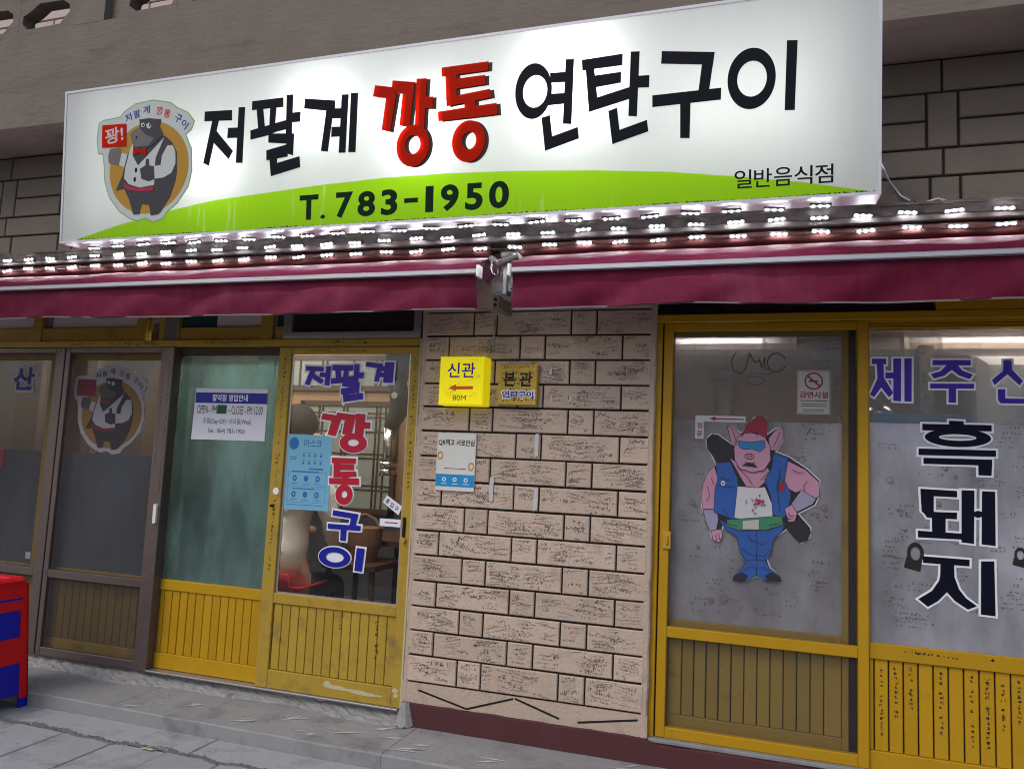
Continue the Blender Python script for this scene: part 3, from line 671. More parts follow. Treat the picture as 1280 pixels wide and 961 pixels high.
# fixed window on the right
f = MB().box(.4475, 2.2, .022, .08, 2.131, 2.139).box(.4475, 2.2, .022, .08, 2.143, 2.150).box(.4475, 2.2, .022, .08, 2.154, 2.166).box(.4475, 2.2, .035, .08, 2.139, 2.154)
f.box(.4475, 2.2, .028, .08, .709, .774, .003).box(.4475, 2.2, .028, .08, .20, .334, .003).box(1.62, 1.70, .026, .08, .774, 2.131, .003).box(.4475, .4535, .03, .08, .774, 2.131)
fw_ = f.build('fixed_window', 'yellow', bld, label='yellow framed window with pale glass at the right edge')
MB().box(.45, 1.62, .045, .05, 1.715, 2.131).build('pane', 'haze_glass', fw_); MB().box(.45, 1.62, .046, .051, .772, 1.7145).build('frosted_pane', 'frost_light', fw_)
MB().box(1.70, 2.2, .045, .05, .772, 2.131).build('pane', 'frost_light', fw_)
slats(fw_, 0, 0, 0, .3345, .7085, .040, 'yellow', cuts=[.4475]+[.469+.0562*i for i in range(22)], gap=.006, depth=.014)
mb = MB(); r = random.Random(55)
for i in (0, 1, 2, 4, 6, 7, 7, 8, 9): scribble(mb, r, .478+.0562*i, .515+.0562*i, .36+r.random()*.2, .69, .017, .0385, .85, .0021, vertical=True)
for a, b in ((.55,.70),(.62,.80),(.86,.92)): scribble(mb, r, a, b, .715, .765, .018, .0272, .8, .0026, jitter=.1)
mb.build('handwriting', 'ink', fw_, kind='stuff')
# doodles on the glass
mb = MB(); r = random.Random(66)
for k in range(75):
    x, z = r.uniform(.47, 1.4), r.uniform(.82, 1.68); scribble(mb, r, x, x+r.uniform(.05,.18), z, z+r.uniform(.03,.09), r.choice((.012,.016,.022)), .0445, .8, .0014, jitter=.2)
for k in range(60):
    x, z = r.uniform(-.38, .25), r.uniform(.8, 1.68); scribble(mb, r, x, x+r.uniform(.05,.16), z, z+r.uniform(.03,.09), r.choice((.012,.016,.022)), .0765, .8, .0013, jitter=.2)
for (x, z, q) in ((.50,1.99,.14),): scribble(mb, r, x, x+q, z, z+.05, .016, .0445, .9, .0014)
scribble(mb, r, .30, .34, 1.78, 1.95, .022, .0765, .8, .0016, vertical=True); scribble(mb, r, .15, .24, 1.66, 1.74, .016, .0765, .9, .0014, -.4)
# big tag and looped doodles
def curve_line(mb, pts, w_, y):
    for (a, b) in zip(pts, pts[1:]):
        dx, dz = b[0]-a[0], b[1]-a[1]; l = math.hypot(dx, dz) or 1; nx, nz = -dz/l*w_/2, dx/l*w_/2
        mb.add([(a[0]-nx, y, a[1]-nz), (b[0]-nx, y, b[1]-nz), (b[0]+nx, y, b[1]+nz), (a[0]+nx, y, a[1]+nz)], [(0,1,2,3)])
def loop(cx, cz_, a, b, n=22, t0=0., t1=6.283): return [(cx+a*math.cos(t0+(t1-t0)*k/n), cz_+b*math.sin(t0+(t1-t0)*k/n)) for k in range(n+1)]
ty = .0762
curve_line(mb, loop(-.10, 1.985, .035, .05, 14, 2.0, 6.0), .006, ty); curve_line(mb, [(-.07,1.97),(-.055,2.03),(-.035,1.99),(-.02,1.985),(-.01,2.0),(.0,1.96),(.012,2.01),(.014,1.955),(.03,1.955)], .006, ty)
curve_line(mb, loop(.065, 1.985, .04, .045, 22, .4, 6.0), .006, ty); curve_line(mb, loop(.0, 1.98, .09, .05, 14, 4.4, 5.9), .003, ty); curve_line(mb, loop(-.03, 1.90, .04, .02), .003, ty)
for k in range(16):
    x, z, a = r.uniform(.5, 1.3), r.uniform(.85, 1.6), r.uniform(.006, .018); curve_line(mb, loop(x, z, a, a*r.uniform(.7,1.2)), .0018, .0443); curve_line(mb, loop(x+a*.4, z-a*.8, a*.7, a*.5), .0018, .0443)
for k in range(12):
    x, z, a = r.uniform(-.35, .28), r.uniform(.85, 1.6), r.uniform(.006, .016); curve_line(mb, loop(x, z, a, a*r.uniform(.7,1.2)), .0016, ty); curve_line(mb, loop(x+a*.4, z-a*.8, a*.7, a*.5), .0016, ty)
mb.build('glass_doodles', 'inkgrey', bld, kind='stuff')
mb = MB()      # dark hooded doodles
for (x, z, s) in ((.632,1.14,.045),(1.02,1.17,.03)):
    mb.ring(x, z+s*.5, s*.72, s*1.0, x, z+s*.45, s*.42, s*.62, .0440, .0445, 26)
    mb.prism([(x-s*1.0, z-s*.9), (x+s*.4, z-s*1.2), (x+s*.62, z+s*.1), (x+s*.2, z-s*.22), (x-s*.4, z-s*.1), (x-s*.75, z+s*.2)], .0441, .0445)
mb.build('hooded_doodle', 'ink', bld, kind='stuff')
# header over the right side
MB().box(-.489, 2.2, -.004, .08, 2.1665, 2.204, .003).build('header_beam', 'yellow', bld, label='yellow beam above the right doors')
MB().box(-.489, .712, .03, .08, 2.2045, 2.46).build('transom_window', 'tile_dark', bld, label='dark transom under the right awning')
MB().box(.02, .03, .02, .03, 2.2045, 2.46).build('transom_bar', 'blackmetal', bld)
MB().box(.7125, 2.2, .0, .08, 2.2045, 2.46, .003).build('transom_panel', 'yellow', bld)
MB().box(-.475, -.2, -.0, .03, 2.2045, 2.46).build('transom_post', 'blackmetal', bld)
# outer wall ends and lintel band behind the awning
MB().box(-7.5, -5.9, .0, .3, .14, 2.46).build('end_wall', 'brick', bld); MB().box(2.2, 3.2, .0, .3, .14, 2.46).build('end_wall', 'brick', bld)
MB().box(-7.5, -1.70, -.005, .1, 2.4605, 2.52).box(-.476, 3.2, -.005, .1, 2.4605, 2.52).build('lintel', 'concrete', bld)

# ------------------------------------------------------------ interior
inr = MB().box(-6.3, 2.4, .3, 3.4, .10, .15).build('interior_floor', 'floorin', bld)
MB().box(-6.3, 2.4, .10, 3.4, 2.62, 2.68).build('interior_ceiling', 'plaster', bld)
MB().box(-6.3, -.9, 3.0, 3.1, .15, 2.62).build('interior_back_wall', 'wood', bld)
MB().box(-6.35, -6.3, .1, 3.1, .15, 2.62).build('interior_side_wall', 'plaster', bld)
MB().box(-1.0, -.9, .25, 3.1, .15, 2.62).build('partition_wall', 'wood', bld)
MB().box(-.9, 2.4, .62, .66, .15, 2.62).build('board_wall', 'tanwall', bld, label='tan board wall close behind the right glass')
MB().box(2.3, 2.35, .1, .62, .15, 2.62).build('interior_side_wall', 'plaster', bld)
MB().box(-5.9, -1.2, 2.98, 3.0, .15, 1.0).build('dark_wainscot', 'darkwall', bld)
MB().box(-1.75, -1.68, .05, .3, .15, 2.5).build('pillar_core', 'wood', bld)
MB().box(-3.30, -2.84, .42, .43, .55, 1.95).build('pale_sheet', 'plastersheet', bld)
MB().box(-4.62, -4.40, .50, .54, .15, 2.3).build('inner_post', 'tanwall', bld); MB().box(-5.25, -5.02, .60, .64, .15, 2.3).build('inner_post', 'tanwall', bld); MB().box(-4.20, -3.95, .9, .94, .15, 1.9).build('inner_post', 'ricepaper', bld)
# lattice window on the back wall
lw = MB().box(-4.35, -3.30, 2.955, 2.97, .95, 1.98).box(-4.9, -3.30, 2.955, 2.97, 2.12, 2.42)
lw = lw.build('lattice_window', 'ricepaper', bld)
lat = MB()
for x in (-4.35, -3.33): lat.box(x, x+.05, 2.93, 2.955, .93, 2.0)
for z in (.93, 1.95, 2.10, 2.40): lat.box(-4.9 if z > 2 else -4.35, -3.28, 2.93, 2.955, z, z+.05)
for x in (-4.15, -4.11, -3.88, -3.84, -3.52, -3.48, -3.42): lat.box(x, x+.014, 2.94, 2.955, .95, 1.98)
for z in (1.15, 1.19, 1.45, 1.49, 1.70, 1.84, 1.88): lat.box(-4.35, -3.30, 2.941, 2.955, z, z+.012)
for x in (-4.7, -4.4, -4.15, -4.1, -3.8, -3.55, -3.5): lat.box(x, x+.014, 2.94, 2.955, 2.12, 2.42)
lat.build('lattice', 'darkwood', lw)

# ============================================================ THE BIG LIT SIGN
P0 = Vector((0, -.60, 2.538)); P1 = Vector((0, -.66, 3.331)); SW = (P1-P0).normalized(); SN = Vector((0, SW.z, -SW.y))   # SN points into the box
SX0, SX1, SH = -3.565, .406, (P1-P0).length
def st(x, d, v): p = P0+SW*v+SN*d; return (x, p.y, p.z)
sign = thing('shop_sign', 'long backlit white and green sign box with bold Korean lettering, mounted above the awnings', 'sign', (-1.6, -.54, 2.54))
# frame: box sides, back, thin front rim
fr = MB()
def sbox(x0, x1, d0, d1, v0, v1, mb):
    c = [st(x0,d0,v0), st(x1,d0,v0), st(x1,d0,v1), st(x0,d0,v1), st(x0,d1,v0), st(x1,d1,v0), st(x1,d1,v1), st(x0,d1,v1)]
    mb.add(c, [(0,1,2,3),(5,4,7,6),(4,0,3,7),(1,5,6,2),(3,2,6,7),(4,5,1,0)])
T = .012
sbox(SX0-T, SX1+T, -.004, .135, -T, 0, fr); sbox(SX0-T, SX1+T, -.004, .135, SH, SH+T, fr)
sbox(SX0-T, SX0, -.004, .135, 0, SH, fr); sbox(SX1, SX1+T, -.004, .135, 0, SH, fr); sbox(SX0, SX1, .13, .135, 0, SH, fr)
fr.build('sign_frame', 'signframe', sign)
GREEN = [[-3.468,.004],[-3.177,.068],[-2.872,.121],[-2.6,.157],[-2.348,.172],[-1.992,.192],[-1.657,.202],[-1.339,.199],[-1.039,.187],[-.686,.163],[-.371,.133],[-.136,.099],[.133,.056],[.359,.008],[.38,.0]]
def gv(x):
    if x <= GREEN[0][0] or x >= GREEN[-1][0]: return 0.
    for (a, va), (b, vb) in zip(GREEN, GREEN[1:]):
        if a <= x <= b: return va+(vb-va)*(x-a)/(b-a)
wf = MB(); gf = MB(); N_ = 100; xs = [SX0+(SX1-SX0)*i/N_ for i in range(N_+1)]
for a, b in zip(xs, xs[1:]):
    va, vb = gv(a), gv(b)
    wf.add([st(a,0,va), st(b,0,vb), st(b,0,SH), st(a,0,SH)], [(0,1,2,3)])
    if va > 0 or vb > 0: gf.add([st(a,0,0), st(b,0,0), st(b,0,vb), st(a,0,va)], [(0,1,2,3)])
wf.build('sign_face', 'face', sign); gf.build('green_band', 'facegreen', sign)
# lamps inside the box (the sign is lit)
for (x, v, e, wx, wz) in ((-1.58,.42,5.4,3.75,.70), (-2.62,.33,.7,.30,.24), (-2.02,.56,1.2,.30,.22), (-1.47,.42,1.6,.26,.26), (-.80,.54,2.6,.28,.36), (-.10,.40,.4,.5,.3)):
    l = bpy.data.lights.new('sign_lamp', 'AREA'); l.shape = 'RECTANGLE'; l.size = wx; l.size_y = wz; l.energy = e*.75; l.color = (.97, 1, .96)
    o = bpy.data.objects.new('sign_lamp', l); C.objects.link(o); o.parent = sign
    o.matrix_world = Matrix.Translation(Vector(st(x, .118 if wx < 1 else .124, v))-Vector(sign.location)) @ Matrix.Rotation(R(90)+math.atan2(.06, .793)*0, 4, 'X')
    o.location = Vector(st(x, .118 if wx < 1 else .124, v))-Vector(sign.location)
    o.rotation_euler = (-SN).to_track_quat('-Z', 'Y').to_euler()
# letters
def glyph_obj(strokes, m, name='letter', d=.0, dx=0., dv=0., parent=sign, thick=.003):
    mb = MB()
    for i, s in enumerate(strokes):
        e = d-.0003*i
        if s[0] == 'o': _, cx, cy, rx, ry, ix, iy, irx, iry = s; mb.ring(cx+dx, cy+dv, rx, ry, ix+dx, iy+dv, irx, iry, e-thick, e, 44, st)
        else: mb.prism([(p[0]+dx, p[1]+dv) for p in s], e-thick, e, st)
    return mb.build(name, m, parent)
GL = {"저":[[[-2.665,0.609],[-2.503,0.601],[-2.501,0.55],[-2.665,0.561]],[[-2.617,0.559],[-2.579,0.557],[-2.605,0.447],[-2.63,0.333],[-2.663,0.349]],[[-2.591,0.505],[-2.49,0.396],[-2.513,0.358],[-2.605,0.447]],[[-2.521,0.513],[-2.457,0.509],[-2.457,0.459],[-2.524,0.463]],[[-2.462,0.61],[-2.426,0.607],[-2.431,0.332],[-2.468,0.335]]],"팔":[[[-2.385,0.632],[-2.209,0.632],[-2.207,0.587],[-2.385,0.589]],[[-2.358,0.592],[-2.321,0.591],[-2.309,0.499],[-2.345,0.487]],[[-2.28,0.587],[-2.246,0.587],[-2.251,0.509],[-2.282,0.5]],[[-2.389,0.488],[-2.186,0.52],[-2.184,0.476],[-2.246,0.468],[-2.284,0.456],[-2.388,0.443]],[[-2.188,0.642],[-2.153,0.64],[-2.154,0.45],[-2.187,0.453]],[[-2.152,0.552],[-2.109,0.552],[-2.11,0.505],[-2.152,0.506]],[[-2.284,0.463],[-2.141,0.45],[-2.142,0.407],[-2.182,0.405],[-2.284,0.419]],[[-2.182,0.41],[-2.142,0.409],[-2.143,0.345],[-2.18,0.357]],[[-2.293,0.381],[-2.18,0.4],[-2.172,0.342],[-2.232,0.337],[-2.291,0.333]],[[-2.274,0.337],[-2.232,0.339],[-2.231,0.312],[-2.247,0.282],[-2.263,0.253]],[[-2.248,0.311],[-2.107,0.337],[-2.101,0.285],[-2.263,0.253]]],"계":[[[-2.086,0.614],[-1.923,0.588],[-1.923,0.546],[-1.968,0.544],[-2.09,0.567]],[[-1.968,0.549],[-1.929,0.55],[-1.955,0.348],[-1.991,0.354]],[[-1.935,0.551],[-1.885,0.547],[-1.885,0.5],[-1.935,0.503]],[[-1.937,0.464],[-1.886,0.46],[-1.886,0.414],[-1.938,0.416]],[[-1.887,0.611],[-1.852,0.609],[-1.86,0.335],[-1.895,0.337]],[[-1.838,0.613],[-1.802,0.61],[-1.807,0.333],[-1.844,0.336]]],"깡":[[[-1.713,0.636],[-1.618,0.616],[-1.606,0.566],[-1.652,0.571],[-1.722,0.585]],[[-1.653,0.582],[-1.602,0.59],[-1.63,0.411],[-1.672,0.424]],[[-1.623,0.648],[-1.511,0.628],[-1.52,0.574],[-1.607,0.589],[-1.626,0.617]],[[-1.569,0.592],[-1.511,0.63],[-1.532,0.422],[-1.582,0.436]],[[-1.502,0.642],[-1.452,0.638],[-1.46,0.395],[-1.505,0.41]],[[-1.458,0.554],[-1.419,0.552],[-1.419,0.498],[-1.459,0.502]],["o",-1.513,0.337,0.081,0.096,-1.513,0.341,0.038,0.043]],"통":[[[-1.381,0.679],[-1.157,0.681],[-1.158,0.641],[-1.378,0.638]],[[-1.361,0.642],[-1.308,0.643],[-1.304,0.507],[-1.352,0.5]],[[-1.312,0.62],[-1.171,0.622],[-1.17,0.58],[-1.311,0.575]],[[-1.355,0.54],[-1.147,0.557],[-1.141,0.519],[-1.35,0.5]],[[-1.266,0.51],[-1.216,0.513],[-1.215,0.482],[-1.265,0.478]],[[-1.393,0.48],[-1.115,0.491],[-1.111,0.44],[-1.389,0.436]],["o",-1.243,0.333,0.078,0.093,-1.24,0.336,0.034,0.04]],"연":[["o",-0.949,0.527,0.082,0.121,-0.942,0.525,0.055,0.071],[[-0.877,0.597],[-0.805,0.594],[-0.807,0.551],[-0.872,0.555]],[[-0.88,0.507],[-0.81,0.503],[-0.811,0.458],[-0.883,0.458]],[[-0.808,0.648],[-0.772,0.645],[-0.778,0.367],[-0.815,0.372]],[[-0.91,0.406],[-0.873,0.414],[-0.858,0.294],[-0.891,0.262]],[[-0.871,0.318],[-0.75,0.351],[-0.744,0.303],[-0.891,0.262]]],"탄":[[[-0.738,0.637],[-0.565,0.642],[-0.566,0.595],[-0.685,0.593],[-0.735,0.592]],[[-0.72,0.594],[-0.684,0.594],[-0.665,0.439],[-0.703,0.411]],[[-0.685,0.563],[-0.57,0.566],[-0.57,0.522],[-0.682,0.513]],[[-0.687,0.465],[-0.532,0.498],[-0.531,0.45],[-0.703,0.411]],[[-0.53,0.646],[-0.494,0.643],[-0.501,0.373],[-0.536,0.378]],[[-0.498,0.541],[-0.452,0.539],[-0.453,0.489],[-0.5,0.492]],[[-0.62,0.406],[-0.584,0.416],[-0.569,0.299],[-0.601,0.265]],[[-0.579,0.32],[-0.459,0.353],[-0.453,0.306],[-0.601,0.265]]],"구":[[[-0.403,0.633],[-0.193,0.603],[-0.199,0.553],[-0.405,0.582]],[[-0.24,0.579],[-0.197,0.573],[-0.213,0.452],[-0.255,0.448]],[[-0.439,0.453],[-0.166,0.455],[-0.167,0.408],[-0.438,0.405]],[[-0.326,0.412],[-0.285,0.414],[-0.287,0.263],[-0.324,0.267]]],"이":[["o",-0.051,0.48,0.091,0.122,-0.049,0.479,0.056,0.072],[[0.08,0.615],[0.119,0.611],[0.111,0.338],[0.074,0.341]]]}
for ch_, s in GL.items():
    if ch_ in '깡통':
        glyph_obj(s, 'red_shadow', 'letter_shadow', dx=.017, dv=-.004, d=-.0002, thick=.001); glyph_obj(s, 'lit_red', d=-.0035, thick=.002)
    else: glyph_obj(s, 'black')
def sign_text(s, x0, v0, x1, v1, m, name='letter', off=.0, d=-.001):
    return text(MB(), s, x0, v0, x1, v1, d, off, st).build(name, m, sign)
for s, x0, v0, x1, v1, off in (('T',-2.101,.030,-1.998,.149,.035),('.',-1.985,.031,-1.960,.050,.0),('7',-1.904,.029,-1.814,.150,.035),('8',-1.789,.029,-1.698,.147,.035),('3',-1.668,.028,-1.585,.147,.035),
     ('-',-1.551,.078,-1.483,.100,.0),('1',-1.446,.030,-1.407,.148,.008),('9',-1.372,.029,-1.285,.149,.035),('5',-1.254,.027,-1.171,.147,.035),('0',-1.143,.027,-1.050,.148,.035)):
    sign_text(s, x0, v0, x1, v1, 'dkgreen', off=off)
for i, s in enumerate('일반음식점'): sign_text(s, -.111+i*.0742, .045, -.111+i*.0742+.066, .118, 'black', off=.008)
# sticker emblem: a plain waiter pig on an ochre disc
EM =  {'outline': [[-3.309, 0.624], [-3.199, 0.631], [-3.174, 0.657], [-3.102, 0.691], [-2.991, 0.699], [-2.88, 0.675], [-2.837, 0.644], [-2.77, 0.613], [-2.731, 0.568], [-2.746, 0.529], [-2.782, 0.505], [-2.742, 0.427], [-2.735, 0.318], [-2.754, 0.239], [-2.817, 0.162], [-2.881, 0.118], [-2.905, 0.085], [-2.963, 0.073], [-3.015, 0.095], [-3.065, 0.084], [-3.109, 0.097], [-3.18, 0.139], [-3.25, 0.217], [-3.285, 0.304], [-3.293, 0.389], [-3.305, 0.45], [-3.335, 0.456], [-3.347, 0.528], [-3.337, 0.613]], 'board': [[-3.315, 0.6], [-3.156, 0.595], [-3.151, 0.476], [-3.311, 0.481]], 'handL': [[-3.257, 0.471], [-3.191, 0.469], [-3.181, 0.443], [-3.196, 0.381], [-3.263, 0.397], [-3.268, 0.436]], 'cuffL': [[-3.181, 0.443], [-3.142, 0.433], [-3.16, 0.365], [-3.196, 0.381]], 'coat': [[-3.142, 0.433], [-3.092, 0.485], [-2.906, 0.51], [-2.863, 0.475], [-2.828, 0.421], [-2.822, 0.325], [-2.83, 0.271], [-2.859, 0.192], [-2.915, 0.12], [-2.982, 0.124], [-2.992, 0.159], [-3.035, 0.165], [-3.05, 0.125], [-3.097, 0.131], [-3.122, 0.195], [-3.155, 0.253], [-3.211, 0.246], [-3.171, 0.324]], 'vest': [[-3.105, 0.486], [-3.108, 0.423], [-3.07, 0.368], [-2.91, 0.5], [-2.96, 0.397], [-2.963, 0.26], [-3.056, 0.253], [-3.126, 0.275], [-3.158, 0.309], [-3.152, 0.364], [-3.133, 0.432], [-3.118, 0.473]], 'sleeveR': [[-2.887, 0.457], [-2.854, 0.456], [-2.836, 0.421], [-2.833, 0.36], [-2.856, 0.314], [-2.905, 0.294], [-2.96, 0.291], [-2.967, 0.357], [-2.925, 0.36], [-2.919, 0.408]], 'handR': [[-3.056, 0.35], [-3.022, 0.364], [-3.02, 0.399], [-3.001, 0.397], [-2.997, 0.362], [-2.967, 0.357], [-2.96, 0.291], [-2.997, 0.28], [-3.045, 0.297]], 'head': [[-3.072, 0.608], [-3.012, 0.609], [-2.931, 0.596], [-2.942, 0.565], [-2.915, 0.517], [-2.98, 0.468], [-3.018, 0.451], [-3.091, 0.457], [-3.114, 0.494], [-3.127, 0.537], [-3.104, 0.555], [-3.066, 0.566]], 'snout': [[-3.127, 0.537], [-3.104, 0.555], [-3.066, 0.562], [-3.034, 0.528], [-2.973, 0.502], [-3.006, 0.467], [-3.091, 0.467], [-3.114, 0.494]], 'tie': [[-3.1, 0.461], [-3.061, 0.451], [-3.018, 0.456], [-3.021, 0.416], [-3.06, 0.433], [-3.1, 0.426]], 'sash': [[-3.157, 0.288], [-3.125, 0.264], [-3.056, 0.249], [-2.967, 0.253], [-2.967, 0.232], [-3.055, 0.231], [-3.129, 0.247], [-3.156, 0.263]], 'shoeL': [[-3.098, 0.132], [-3.046, 0.129], [-3.048, 0.115], [-3.088, 0.115]], 'shoeR': [[-2.984, 0.125], [-2.911, 0.125], [-2.931, 0.109], [-2.977, 0.104]], 'eyeA': [[-3.058, 0.586], [-3.041, 0.588], [-3.032, 0.573], [-3.043, 0.564], [-3.057, 0.569]], 'eyeB': [[-3.024, 0.579], [-3.007, 0.585], [-2.992, 0.569], [-3.001, 0.553], [-3.02, 0.558]]}
def em(name, m, d): return MB().prism([tuple(p) for p in EM[name]], -d-.0004, -d, st).build(name_em[name], m, sign)
name_em = dict(outline='sticker', board='red_board', handL='trotter', cuffL='cuff', coat='coat', vest='waistcoat', sleeveR='sleeve', handR='trotter', head='pig_head', snout='snout', tie='bow_tie', sash='sash', shoeL='shoe', shoeR='shoe', eyeA='eye', eyeB='eye')
MB().prism(grow_poly([tuple(p) for p in EM['outline']], .006), -.0009, -.0005, st).build('sticker_rim', 'lit_rim', sign)
em('outline', 'lit_white', .001)
MB().ring(-3.005, .353, .252, .238, -3.005, .353, .001, .001, -.0019, -.0015, 48, st).build('ochre_disc', 'lit_gold', sign)
for k, m, d in (('coat','greyprint',.0022),('cuffL','lit_white',.0027),('vest','lit_white',.0032),('sash','pigred',.0037),('sleeveR','lit_white',.0037),('handL','midgrey',.0037),('handR','greyprint',.0042),('board','lit_red',.0042),
                ('head','greyprint',.0042),('snout','midgrey',.0047),('tie','lit_red',.0052),('shoeL','greyprint',.0037),('shoeR','greyprint',.0037),('eyeA','lit_white',.0052),('eyeB','lit_white',.0052)):
    em(k, m, d)
for x, v in ((-3.082,.345), (-3.088,.297)): MB().ring(x, v, .008, .013, x, v, .001, .001, -.0040, -.0036, 16, st).build('button', 'black', sign)
for x, v in ((-3.044,.575), (-3.003,.572)): MB().ring(x, v, .005, .007, x, v, .0006, .0006, -.0060, -.0056, 12, st).build('pupil', 'black', sign)
MB().ring(-3.085, .515, .005, .007, -3.085, .515, .0006, .0006, -.0060, -.0056, 12, st).build('nostril', 'black', sign)
mb = MB(); text(mb, '꽝!', -3.290, .500, -3.175, .580, -.0050, .0, st, .002, .12); mb.build('board_lettering', 'lit_white', sign)
arc = [(-3.146,.626,.35),(-3.091,.640,.2),(-3.030,.656,.05),(-2.945,.642,-.1),(-2.897,.622,-.2),(-2.827,.591,-.55),(-2.786,.557,-.7)]
for i, (s, (x, v, ro)) in enumerate(zip('저팔계깡통구이', arc)):
    mb = MB(); text(mb, s, x-.021, v-.021, x+.021, v+.021, -.0022, .012, st, 0, ro); mb.build('letter', 'lit_red' if i in (3, 4) else 'blue2', sign)
# mould along the bottom edge of the face
mb = MB(); r = random.Random(8)
for k in range(900):
    x = r.uniform(-3.45, SX1); hgt = r.uniform(.001, .008)*(.5+.7*math.sin(x*5)**2); wd = r.uniform(.002, .007)
    mb.add([st(x-wd, -.0012, 0), st(x+wd, -.0012, 0), st(x+r.uniform(-wd, wd), -.0012, hgt)], [(0,1,2)])
mb.build('mould_fringe', 'moss', sign, kind='stuff')
# brackets behind
for x in (-3.2, -2.0, -.8, .2):
    MB().box(x, x+.05, -.53, -.36, 3.27, 3.31).build('bracket', 'dark_metal', sign); MB().box(x, x+.05, -.48, .0, 2.66, 2.70).build('bracket', 'dark_metal', sign)

# ============================================================ LED STRIPS
def led_strip(lab, x0, n, sp, y, z, tilt=0., skip=(), down=False, mount=True):
    t = thing('led_strip_light', lab, 'light strip', (x0+sp*n/2, y, z), 'rows of white LED modules over the awnings')
    r = random.Random(int(abs(z)*1000)); src_ = None
    pts = []
    for i in range(n):
        if i in skip: continue
        x = x0+sp*i+r.uniform(-.004, .004); zz = z+r.uniform(-.004, .004); yy = y
        if src_ is None:
            body = MB().box(-.040, .040, 0, .008, -.0085, .0085, .002).build('led_module', 'led_body', at=(0,0,0))
            mb = MB()
            for q in (-.026, 0, .026): mb.ring(q, 0, .0052, .0050, q, 0, .0005, .0005, -.0040, .0, 12)
            lens = mb.build('led_lens', 'led', at=(0,0,0)); src_ = (body, lens)
            body.parent = t; body.location = Vector((x, yy, zz))-WL[t]; lens.parent = body; m_ = body
        else:
            m_ = src_[0].copy(); C.objects.link(m_); m_.parent = t; m_.location = Vector((x, yy, zz))-WL[t]
            l_ = src_[1].copy(); C.objects.link(l_); l_.parent = m_
        m_.rotation_euler = ((R(90) if down else R(tilt))+r.uniform(-.35, .35)*(0 if down else 1), r.uniform(-.10, .10), 0)
        pts.append((x, yy+.004, zz))
    wr = MB(); path = []
    for a, b in zip(pts, pts[1:]): path += [a, ((a[0]+b[0])/2, a[1]+.004, (a[2]+b[2])/2-r.uniform(.002, .010))]
    wr.tube(path+[pts[-1]], .0022, 5); wr.build('cable', 'wire_dark', t)
    return t
led_strip('upper row of white LED modules fixed to the brown casing under the sign', -5.04, 36, .1757, -.158, 2.590, 22)
led_strip('lower row of white LED modules strung along the dark red roller above the awnings', -5.03, 36, .1757, -.158, 2.526, 42)
led_strip('row of LED modules on the underside of the big sign box', -3.40, 23, .1640, -.545, 2.512, down=True)
cas = MB().box(-5.4, 2.1, -.148, -.012, 2.556, 2.632, .006).box(-5.4, 2.1, -.152, -.146, 2.628, 2.640)
cas.build('awning_casing', 'casing', bld)
rl = MB(); pts = [(-5.3+i*.1, -.112+.004*math.sin(i*.9), 2.522+.003*math.sin(i*1.7)) for i in range(41)]
rl.tube(pts, [.033+.002*math.sin(i*2.1) for i in range(41)], 14); pts2 = [(-1.17+i*.1, -.112+.004*math.sin(i*.9+1), 2.522+.003*math.sin(i*1.7)) for i in range(33)]
rl.tube(pts2, [.033+.002*math.sin(i*2.3) for i in range(33)], 14)
rl.build('roller', 'roller', bld, smooth=True)

